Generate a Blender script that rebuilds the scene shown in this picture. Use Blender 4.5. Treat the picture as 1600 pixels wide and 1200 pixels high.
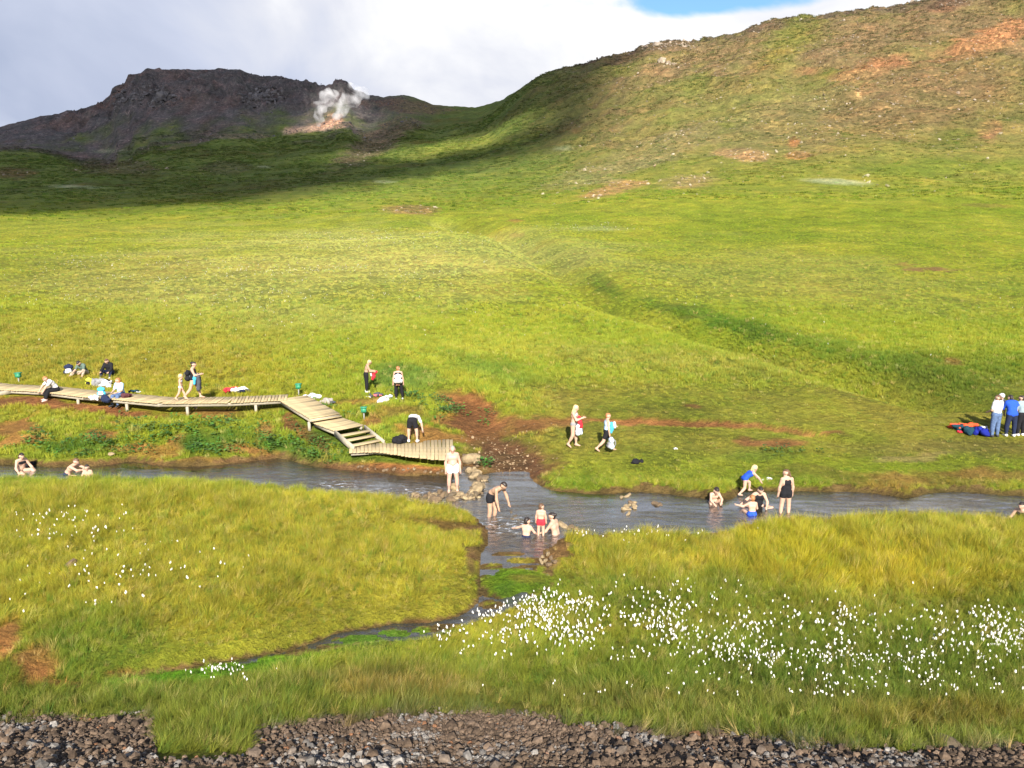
import bpy, math, random
import numpy as np
from mathutils import Vector, Matrix

random.seed(7)
RNG = np.random.default_rng(11)
for o in list(bpy.data.objects):
    bpy.data.objects.remove(o)
SC = bpy.context.scene
COL = SC.collection

# ------------------------------------------------------------------ camera, sky, sun, exposure
CAM_H, PITCH, FPX = 9.0, math.radians(11.1), 1200.0
cam = bpy.data.cameras.new('camera')
cam.sensor_width = 36.0
cam.lens = 36.0 * FPX / 1600.0
cam.clip_start, cam.clip_end = 0.1, 6000
camo = bpy.data.objects.new('camera', cam)
camo.location = (0, 0, CAM_H)
camo.rotation_euler = (math.pi / 2 - PITCH, 0, 0)
COL.objects.link(camo)
SC.camera = camo

SUN_EL, SUN_AZ = math.radians(33), math.radians(3)     # sun behind the camera, a touch to its right
SUN_V = np.array([math.sin(SUN_AZ) * math.cos(SUN_EL), -math.cos(SUN_AZ) * math.cos(SUN_EL), math.sin(SUN_EL)])
sl = bpy.data.lights.new('sun', 'SUN')
sl.energy, sl.angle, sl.color = 4.6, math.radians(0.8), (1.0, 0.93, 0.82)
so = bpy.data.objects.new('sun', sl)
so.rotation_euler = Vector(SUN_V).to_track_quat('Z', 'Y').to_euler()
so.location = (20, -60, 80)
COL.objects.link(so)

SC.view_settings.view_transform = 'Standard'
SC.view_settings.look = 'None'
SC.cycles.volume_bounces = 6
SC.view_settings.exposure = 1.45
SC.view_settings.gamma = 1.0
SC.view_settings.use_curve_mapping = False


def pix_dir(u, v):
    """direction of a photograph pixel as (x/y, z/y) tangents"""
    xc, yc = (u - 800) / FPX, (v - 600) / FPX
    dy = math.cos(PITCH) - yc * math.sin(PITCH)
    return xc / dy, (-math.sin(PITCH) - yc * math.cos(PITCH)) / dy


def project(x, y, z):
    dy, dz = y, z - CAM_H
    depth = dy * math.cos(PITCH) - dz * math.sin(PITCH)
    down = -dy * math.sin(PITCH) - dz * math.cos(PITCH)
    depth = np.maximum(depth, 0.5)
    return 800 + FPX * x / depth, 600 + FPX * down / depth


def nd(nt, typ, **kw):
    n = nt.nodes.new(typ)
    for k, val in kw.items():
        if k.startswith('i_'):
            n.inputs[k[2:].replace('_', ' ')].default_value = val
        else:
            setattr(n, k, val)
    return n


def ramp(nt, fac, stops):
    r = nt.nodes.new('ShaderNodeValToRGB')
    e = r.color_ramp.elements
    while len(e) < len(stops):
        e.new(0.5)
    for el, (p, c) in zip(e, stops):
        el.position = p
        el.color = (*c, 1) if len(c) == 3 else c
    nt.links.new(fac, r.inputs[0])
    return r.outputs[0]


def make_world():
    w = bpy.data.worlds.new('World')
    SC.world = w
    w.use_nodes = True
    nt = w.node_tree
    nt.nodes.clear()
    L = nt.links.new
    out = nt.nodes.new('ShaderNodeOutputWorld')
    sky = nd(nt, 'ShaderNodeTexSky', sky_type='NISHITA', sun_disc=False, sun_elevation=SUN_EL,
             sun_rotation=math.pi - SUN_AZ, altitude=200, air_density=1.0, dust_density=0.4, ozone_density=1.2)
    b1 = nd(nt, 'ShaderNodeBackground', i_Strength=0.075)
    tintn = nd(nt, 'ShaderNodeMix', data_type='RGBA', blend_type='MULTIPLY')
    tintn.inputs[0].default_value = 1
    tintn.inputs[7].default_value = (.62, .80, 1.0, 1)
    L(sky.outputs[0], tintn.inputs[6])
    L(tintn.outputs[2], b1.inputs[0])
    tc = nt.nodes.new('ShaderNodeTexCoord')
    mp = nd(nt, 'ShaderNodeMapping')
    mp.inputs['Scale'].default_value = (1, 1, 1.5)
    mp.inputs['Location'].default_value = (0.31, 0.0, 0.1)
    L(tc.outputs['Generated'], mp.inputs[0])
    n1 = nd(nt, 'ShaderNodeTexNoise', i_Scale=2.6, i_Detail=7, i_Roughness=0.55, i_Distortion=0.25)
    L(mp.outputs[0], n1.inputs['Vector'])
    n2 = nd(nt, 'ShaderNodeTexNoise', i_Scale=3.4, i_Detail=8, i_Roughness=0.52, i_Distortion=0.35)
    mp2 = nd(nt, 'ShaderNodeMapping')
    mp2.inputs['Location'].default_value = (4.3, 1.7, 2.0)
    mp2.inputs['Scale'].default_value = (1, 1, 1.5)
    L(tc.outputs['Generated'], mp2.inputs[0])
    L(mp2.outputs[0], n2.inputs['Vector'])
    # a gap of clear sky above the right hand ridge
    gx, gz = pix_dir(1085, -2)
    g = Vector((gx, 1, gz)).normalized()
    sub = nd(nt, 'ShaderNodeVectorMath', operation='SUBTRACT')
    L(tc.outputs['Generated'], sub.inputs[0])
    sub.inputs[1].default_value = g
    scl = nd(nt, 'ShaderNodeVectorMath', operation='MULTIPLY')
    scl.inputs[1].default_value = (0.62, 0.62, 4.2)
    L(sub.outputs[0], scl.inputs[0])
    ln = nd(nt, 'ShaderNodeVectorMath', operation='LENGTH')
    L(scl.outputs[0], ln.inputs[0])
    wob = nd(nt, 'ShaderNodeMath', operation='MULTIPLY_ADD')
    L(n1.outputs[0], wob.inputs[0])
    wob.inputs[1].default_value = -0.42
    L(ln.outputs['Value'], wob.inputs[2])
    gap = nd(nt, 'ShaderNodeMapRange', interpolation_type='SMOOTHSTEP')
    gap.inputs[1].default_value, gap.inputs[2].default_value = -0.135, -0.095
    L(wob.outputs[0], gap.inputs[0])
    # broken cloud over the whole dome, closed towards the horizon
    sep = nt.nodes.new('ShaderNodeSeparateXYZ')
    L(tc.outputs['Generated'], sep.inputs[0])
    low = nd(nt, 'ShaderNodeMapRange')
    for i, val in ((1, 0.22), (2, 0.62), (3, 0.30), (4, 0.0)):
        low.inputs[i].default_value = val
    L(sep.outputs['Z'], low.inputs[0])
    add = nd(nt, 'ShaderNodeMath', operation='ADD')
    L(n1.outputs[0], add.inputs[0])
    L(low.outputs[0], add.inputs[1])
    cov = nd(nt, 'ShaderNodeMapRange', interpolation_type='SMOOTHSTEP')
    cov.inputs[1].default_value, cov.inputs[2].default_value = 0.47, 0.62
    L(add.outputs[0], cov.inputs[0])
    mul = nd(nt, 'ShaderNodeMath', operation='MULTIPLY')
    L(cov.outputs[0], mul.inputs[0])
    L(gap.outputs[0], mul.inputs[1])
    # brighter towards the right, slate grey on the left
    side = nd(nt, 'ShaderNodeMapRange')
    for i, val in ((1, -0.62), (2, 0.12), (3, -0.20), (4, 0.16)):
        side.inputs[i].default_value = val
    L(sep.outputs['X'], side.inputs[0])
    sh = nd(nt, 'ShaderNodeMath', operation='ADD')
    L(n2.outputs[0], sh.inputs[0])
    L(side.outputs[0], sh.inputs[1])
    cc = ramp(nt, sh.outputs[0], [(0.20, (0.165, 0.19, 0.255)), (0.36, (0.23, 0.25, 0.31)), (0.50, (0.30, 0.308, 0.34)),
                                  (0.62, (0.385, 0.385, 0.39))])
    b2 = nd(nt, 'ShaderNodeBackground', i_Strength=1.0)
    L(cc, b2.inputs[0])
    mx = nt.nodes.new('ShaderNodeMixShader')
    L(mul.outputs[0], mx.inputs[0])
    L(b1.outputs[0], mx.inputs[1])
    L(b2.outputs[0], mx.inputs[2])
    L(mx.outputs[0], out.inputs[0])


make_world()

# ------------------------------------------------------------------ numeric helpers
_perm = np.random.default_rng(3).permutation(256)
_perm = np.concatenate([_perm, _perm])
_ga = np.random.default_rng(4).uniform(0, 2 * np.pi, 256)
_gx, _gy = np.cos(_ga), np.sin(_ga)


def perlin(x, y, seed=0):
    x = np.asarray(x, float) + seed * 17.31
    y = np.asarray(y, float) - seed * 9.77
    xi, yi = np.floor(x).astype(int), np.floor(y).astype(int)
    xf, yf = x - xi, y - yi
    xi &= 255
    yi &= 255
    sx, sy = xf * xf * (3 - 2 * xf), yf * yf * (3 - 2 * yf)

    def g(ix, iy, dx, dy):
        h = _perm[_perm[ix & 255] + (iy & 255)]
        return _gx[h] * dx + _gy[h] * dy
    a = g(xi, yi, xf, yf)
    b = g(xi + 1, yi, xf - 1, yf)
    c = g(xi, yi + 1, xf, yf - 1)
    d = g(xi + 1, yi + 1, xf - 1, yf - 1)
    return ((a + sx * (b - a)) * (1 - sy) + (c + sx * (d - c)) * sy) * 1.5


def fbm(x, y, s, octv=4, seed=0, gain=0.5):
    t, a, n = 0, 1.0, 0
    for i in range(octv):
        t = t + a * perlin(x / s * 2 ** i, y / s * 2 ** i, seed + i)
        n += a
        a *= gain
    return t / n


def sstep(a, b, t):
    t = np.clip((t - a) / (b - a), 0, 1)
    return t * t * (3 - 2 * t)


def seg_dist(px, py, poly, closed=True):
    P = np.asarray(poly, float)
    Q = np.roll(P, -1, axis=0) if closed else P[1:]
    if not closed:
        P = P[:-1]
    best = np.full(px.shape, 1e9)
    for (ax, ay), (bx, by) in zip(P, Q):
        dx, dy = bx - ax, by - ay
        t = np.clip(((px - ax) * dx + (py - ay) * dy) / (dx * dx + dy * dy + 1e-12), 0, 1)
        best = np.minimum(best, (px - ax - t * dx) ** 2 + (py - ay - t * dy) ** 2)
    return np.sqrt(best)


def inside(px, py, poly):
    P = np.asarray(poly, float)
    Q = np.roll(P, -1, axis=0)
    c = np.zeros(px.shape, bool)
    for (ax, ay), (bx, by) in zip(P, Q):
        if ay == by:
            continue
        m = ((ay > py) != (by > py)) & (px < (bx - ax) * (py - ay) / (by - ay) + ax)
        c ^= m
    return c


def sdist(px, py, poly):
    d = seg_dist(px, py, poly)
    return np.where(inside(px, py, poly), -d, d)


def on_plane(u, v, z):
    a, e = pix_dir(u, v)
    y = (z - CAM_H) / e
    return a * y, y


def smooth_poly(P, n=6):
    """Catmull-Rom through a closed list of points"""
    P = np.asarray(P, float)
    out = []
    N = len(P)
    for i in range(N):
        p0, p1, p2, p3 = P[i - 1], P[i], P[(i + 1) % N], P[(i + 2) % N]
        for t in np.linspace(0, 1, n, endpoint=False):
            out.append(0.5 * (2 * p1 + (p2 - p0) * t + (2 * p0 - 5 * p1 + 4 * p2 - p3) * t * t + (3 * p1 - p0 - 3 * p2 + p3) * t ** 3))
    return np.array(out)


# ------------------------------------------------------------------ water outline (water lies at z = 0)
FAR_BANK = [(-420, 738), (-200, 730), (0, 726), (100, 729), (165, 727), (205, 720), (255, 728), (330, 727), (385, 721), (435, 717),
            (475, 725), (520, 732), (580, 738), (640, 742), (695, 742), (712, 737), (722, 729), (732, 727), (740, 738), (756, 741),
            (778, 737), (824, 736), (832, 750), (852, 762), (885, 768), (940, 771), (1000, 769), (1060, 774), (1110, 780), (1140, 781),
            (1156, 770), (1165, 766), (1230, 768), (1330, 768), (1395, 774), (1425, 778), (1455, 771), (1520, 768), (1600, 776),
            (1750, 778), (2000, 770)]
NEAR_RIGHT = [(2000, 812), (1750, 816), (1600, 820), (1450, 815), (1350, 818), (1250, 824), (1160, 832), (1060, 838), (960, 838),
              (908, 838), (880, 842), (868, 852), (850, 862), (856, 880), (862, 905), (856, 924), (812, 944), (788, 957), (766, 968),
              (705, 985), (650, 1003), (570, 1010), (500, 1024), (430, 1037), (350, 1055), (270, 1062), (215, 1062)]
NEAR_LEFT = [(215, 1056), (260, 1046), (340, 1034), (430, 1021), (490, 1004), (535, 985), (610, 976), (690, 968), (735, 950),
             (752, 925), (748, 895), (750, 868), (758, 850), (757, 835), (745, 815), (712, 797), (672, 792), (615, 782), (520, 776),
             (430, 766), (300, 757), (100, 757), (0, 757), (-200, 758), (-420, 766)]
WATER = smooth_poly([on_plane(u, v, 0) for u, v in FAR_BANK + NEAR_RIGHT + NEAR_LEFT], 4)
ISLES = [(812, 912, 1.0, .72), (786, 922, .55, .45), (840, 905, .45, .5), (820, 876, .5, .12), (798, 866, .4, .10), (846, 893, .25, .3),
         (440, 1029, .5, .12), (330, 1045, .8, .18), (700, 980, .45, .1), (560, 999, .5, .14), (620, 989, .4, .11), (660, 984, .4, .1), (520, 1012, .5, .1), (480, 1018, .4, .1), (765, 945, .3, .15), (755, 905, .14, .3), (770, 885, .25, .16), (832, 886, .3, .12), (815, 893, .22, .12), (850, 915, .2, .2)]
ISLES = [(*on_plane(u, v, 0), a, b) for u, v, a, b in ISLES]

# ------------------------------------------------------------------ terrain heights
NEAR_Y = np.array([-60, -20, 0, 4, 8, 10, 11.5, 13, 16, 20, 26, 29, 31, 33, 35, 38, 41, 44, 48])
NEAR_Z = np.array([14, 9.3, 7.35, 5.3, 2.7, 1.72, 1.12, .75, .42, .36, .42, .52, .66, .88, 1.12, 1.42, 1.72, 2.05, 2.5])
ST = np.array([36, 44, 60, 85, 120, 170, 240, 340, 460, 600, 760, 950, 1300, 1800.])
TAB = {
    -900: [615, 556, 476, 418, 382, 355, 330, 305, 285, 262, 240, 250, 290, 320],
    -300: [615, 556, 478, 420, 382, 354, 328, 302, 275, 248, 224, 236, 280, 310],
    0:    [615, 556, 480, 421, 382, 352, 324, 296, 266, 236, 200, 214, 262, 300],
    200:  [615, 556, 481, 422, 382, 351, 321, 291, 260, 228, 120, 125, 215, 280],
    400:  [615, 556, 482, 422, 381, 349, 317, 286, 253, 216, 118, 124, 215, 280],
    540:  [615, 556, 482, 421, 379, 345, 312, 280, 247, 209, 138, 150, 230, 280],
    640:  [615, 556, 482, 420, 376, 340, 307, 275, 240, 200, 150, 165, 235, 280],
    740:  [615, 556, 482, 420, 374, 336, 302, 268, 232, 196, 168, 180, 235, 280],
    840:  [615, 556, 483, 422, 373, 332, 296, 255, 195, 122, 135, 170, 235, 280],
    960:  [615, 556, 485, 425, 374, 329, 286, 222, 148, 92, 110, 160, 235, 280],
    1080: [615, 556, 487, 428, 376, 327, 276, 194, 116, 65, 85, 140, 220, 270],
    1200: [615, 556, 489, 430, 378, 326, 268, 172, 90, 36, 60, 120, 210, 260],
    1330: [615, 556, 490, 431, 379, 325, 262, 155, 72, 20, 40, 100, 190, 250],
    1460: [615, 556, 491, 432, 379, 324, 258, 142, 54, -2, 20, 80, 170, 240],
    1600: [615, 556, 492, 432, 379, 323, 255, 130, 36, -30, -10, 50, 150, 220],
    2000: [615, 556, 492, 432, 379, 320, 248, 112, 10, -75, -50, 20, 130, 200],
    2700: [615, 556, 492, 432, 379, 318, 240, 95, -15, -110, -90, -20, 100, 180]}
AZK = np.array([(u - 800) / FPX / 1.05 for u in TAB])
ELV = np.array([[pix_dir(800, v)[1] for v in row] for row in TAB.values()])
SKY_U = [-900, -300, -100, 0, 60, 90, 130, 160, 174, 178, 188, 200, 206, 226, 232, 270, 320, 362, 380, 384, 420, 436, 470, 492, 500, 520, 523, 535,
         548, 550, 575, 600, 630, 650, 680, 720, 750, 785, 810, 840, 870, 900, 940, 985, 1010, 1040, 1090, 1140, 1200, 1270, 1330, 1400, 1460, 1600, 2000, 2700]
SKY_V = [240, 224, 208, 199, 184, 181, 172, 162, 150, 138, 134, 130, 118, 116, 109, 110, 110, 109, 110, 113, 122, 121, 128, 133, 137, 136, 130, 129,
         131, 140, 152, 154, 149, 154, 165, 168, 168, 157, 142, 122, 110, 104, 95, 85, 77, 73, 68, 58, 36, 32, 21, 12, -3, -32, -78, -112]
SKY_A = np.array([(u - 800) / FPX / 1.05 for u in SKY_U])
SKY_E = np.array([pix_dir(800, v)[1] for v in SKY_V])


def cubic_rows(tab, xs, q):
    """Catmull-Rom (monotone enough here) interpolation of tab rows at q"""
    i = np.clip(np.searchsorted(xs, q) - 1, 0, len(xs) - 2)
    t = np.clip((q - xs[i]) / (xs[i + 1] - xs[i]), 0, 1)
    return i, t


def far_elev(az, y):
    i, t = cubic_rows(None, AZK, az)
    ts = t * t * (3 - 2 * t) * 0.5 + t * 0.5
    ly = np.log(np.clip(y, 36, 1800))
    lst = np.log(ST)
    j = np.clip(np.searchsorted(lst, ly) - 1, 0, len(ST) - 2)
    w = np.clip((ly - lst[j]) / (lst[j + 1] - lst[j]), 0, 1)
    jm, jp = np.maximum(j - 1, 0), np.minimum(j + 2, len(ST) - 1)

    def prof(k):
        p0, p1, p2, p3 = ELV[k, jm], ELV[k, j], ELV[k, j + 1], ELV[k, jp]
        m1, m2 = (p2 - p0) * .5, (p3 - p1) * .5
        m1 = np.where((p2 - p1) * (p1 - p0) <= 0, 0, m1)
        m2 = np.where((p3 - p2) * (p2 - p1) <= 0, 0, m2)
        return (2 * w ** 3 - 3 * w ** 2 + 1) * p1 + (w ** 3 - 2 * w ** 2 + w) * m1 + (-2 * w ** 3 + 3 * w ** 2) * p2 + (w ** 3 - w ** 2) * m2
    return prof(i) * (1 - ts) + prof(i + 1) * ts


_azs = np.linspace(-1.5, 1.5, 1200)
_crest = np.max([far_elev(_azs, np.full_like(_azs, yy)) for yy in np.linspace(300, 1000, 90)], axis=0)
_corr = np.interp(_azs, SKY_A, SKY_E) - _crest

GULLY = [(690, 340), (800, 366), (858, 398), (900, 432), (945, 462), (1000, 485), (1100, 512), (1200, 545), (1330, 585), (1480, 625)]
GULLY = np.array([(pix_dir(u, v)[0], v) for u, v in GULLY])
TRAIL = [(880, 655), (940, 654), (1000, 658), (1060, 660), (1120, 662), (1200, 667), (1260, 673), (1330, 684)]
TRAIL = [on_plane(u, v, .85) for u, v in TRAIL]
CREEK = [(700, 606), (735, 625), (752, 650), (770, 680), (790, 712), (792, 740)]
CREEK = [on_plane(u, v, z) for (u, v), z in zip(CREEK, (1.5, 1.3, 1.0, .6, .3, 0))]


def gully_world():
    pts = []
    for a, v in GULLY:
        e = pix_dir(800, v)[1]
        ys = np.linspace(36, 260, 2000)
        zz = base_h(a * ys, ys)
        r = CAM_H + e * ys
        k = np.argmax(zz > r)
        pts.append((a * ys[k], ys[k]))
    return pts


def base_h(x, y):
    zn = np.interp(y, NEAR_Y, NEAR_Z)
    az = x / np.maximum(y, 30)
    az = np.clip(az, -1.45, 1.45)
    el = far_elev(az, y)
    cor = np.interp(az, _azs, _corr)
    el = el + cor * sstep(420, 590, y) * (1 - sstep(900, 1200, y))
    zf = CAM_H + el * np.maximum(y, 30)
    w = sstep(37, 50, y)
    return zn * (1 - w) + zf * w


GUL_W = gully_world()


def terrain(x, y, detail=True):
    x, y = np.asarray(x, float), np.asarray(y, float)
    z = base_h(x, y)
    near = (y > 8) & (y < 46)
    # rolling relief
    z = z + fbm(x, y, 9, 3, 5) * 0.22 * sstep(30, 60, y) + fbm(x, y, 40, 4, 9) * np.clip((y - 50) / 60, 0, 2.2) * (1 - .4 * sstep(400, 600, y))
    z = z + fbm(x, y, 3.0, 3, 21) * 0.10 * sstep(6, 12, y) * (1 - .5 * sstep(60, 120, y))
    # left bank lumps between boardwalk and river
    bankm = np.exp(-((y - 31.2) / 2.2) ** 2) * sstep(4, -4, x + 2)
    z = z + bankm * (fbm(x, y, 2.6, 3, 33) * 0.42 + .05)
    # hillside: gullies and outcrop roughness
    far = sstep(200, 420, y)
    az = x / np.maximum(y, 30)
    rid = 1 - np.abs(fbm(x, y, 34, 4, 41)) * 2
    rid2 = np.abs(fbm(x + y * .35, y * .45, 26, 4, 47)) * 2
    z = z + far * (rid - .6) * 3.4 * sstep(-.06, .1, az) + far * fbm(x, y, 12, 4, 44) * 2.0 + far * (.3 - rid2) * 4.5 * sstep(.0, .16, az) * sstep(230, 330, y)
    crag = sstep(640, 700, y) * sstep(-.66, -.5, az) * (1 - sstep(-.19, -.14, az)) * (1 - sstep(800, 860, y))
    r2 = np.abs(fbm(x * 1.6, y * .4, 16, 4, 51)) * 2
    r3 = np.abs(fbm(x, y, 42, 3, 57)) * 2
    z = z + crag * ((.35 - r2) * 8 + (.4 - r3) * 9) * (1 - .6 * sstep(735, 760, y))
    shelf = sstep(560, 600, y) * (1 - sstep(640, 720, y)) * sstep(.08, .16, az)
    z = z + shelf * np.abs(fbm(x, y, 9, 3, 61)) * 5
    if GUL_W is not None:
        m = (y > 34) & (y < 250)
        if np.any(m):
            d = seg_dist(x[m], y[m], GUL_W, False)
            zz = z[m]
            wid = 1.3 + y[m] * .018
            z[m] = zz - (1.0 + .010 * y[m]) * np.exp(-(d / wid) ** 2) + .10 * np.exp(-((d - wid * 2) / wid) ** 2)
    if np.any(near):
        xn, yn = x[near], y[near]
        zz = z[near]
        # creek bed, trail with a small scarp on its far side
        dc = seg_dist(xn, yn, CREEK, False) + fbm(xn, yn, 1.2, 2, 71) * .35
        zz = zz - .42 * np.exp(-(dc / 1.25) ** 2) * sstep(39, 36, yn)
        dt = seg_dist(xn, yn, TRAIL, False)
        ty = np.interp(xn, [p[0] for p in TRAIL], [p[1] for p in TRAIL])
        wob = fbm(xn, yn, 1.0, 3, 77) * .16
        tin = sstep(1.1, .2, dt)
        zz = zz - .26 * tin * sstep(.72 + wob * 1.4, .60 + wob * 1.4, yn - ty) * sstep(-.9, .2, yn - ty)
        # raised tussock rim on the near right bank
        zz = zz + .14 * np.exp(-((yn - 22.2) / 1.6) ** 2) * sstep(5, 9, xn)
        sd = sdist(xn, yn, WATER) + fbm(xn, yn, 1.6, 3, 81) * .22
        for ix, iy, ra, rb in ISLES:
            q = np.sqrt(((xn - ix) / ra) ** 2 + ((yn - iy) / rb) ** 2) + fbm(xn, yn, .45, 3, 90) * 1.0
            sd = np.maximum(sd, (1 - q) * min(ra, rb) * .5)
        out = np.clip(sd, 0, None)
        rise = .42 * sstep(0, .28, out) + .58 * sstep(.1, 2.6, out)
        zz = np.where(sd > 0, zz * rise + .012, -.45 * sstep(0, 1.3, -sd))
        for ix, iy, ra, rb in ISLES:
            q = np.sqrt(((xn - ix) / ra) ** 2 + ((yn - iy) / rb) ** 2)
            zz = np.where(q < 1.3, np.minimum(zz, .10), zz)
        z[near] = zz
    return z


def hit(u, v, z0=None):
    """where the ray of a photograph pixel meets the ground (or the level z0)"""
    if z0 is not None:
        x, y = on_plane(u, v, z0)
        return x, y, z0
    a, e = pix_dir(u, v)
    ys = np.concatenate([np.linspace(9, 60, 600), np.geomspace(60.1, 1100, 900)])
    d = terrain(a * ys, ys) - (CAM_H + e * ys)
    k = int(np.argmax(d > 0))
    if k == 0:
        k = len(ys) - 1
    t = d[k - 1] / (d[k - 1] - d[k] + 1e-9)
    yy = ys[k - 1] + t * (ys[k] - ys[k - 1])
    return a * yy, yy, CAM_H + e * yy


def gz(x, y):
    return float(terrain(np.array([x]), np.array([y]))[0])


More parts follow.
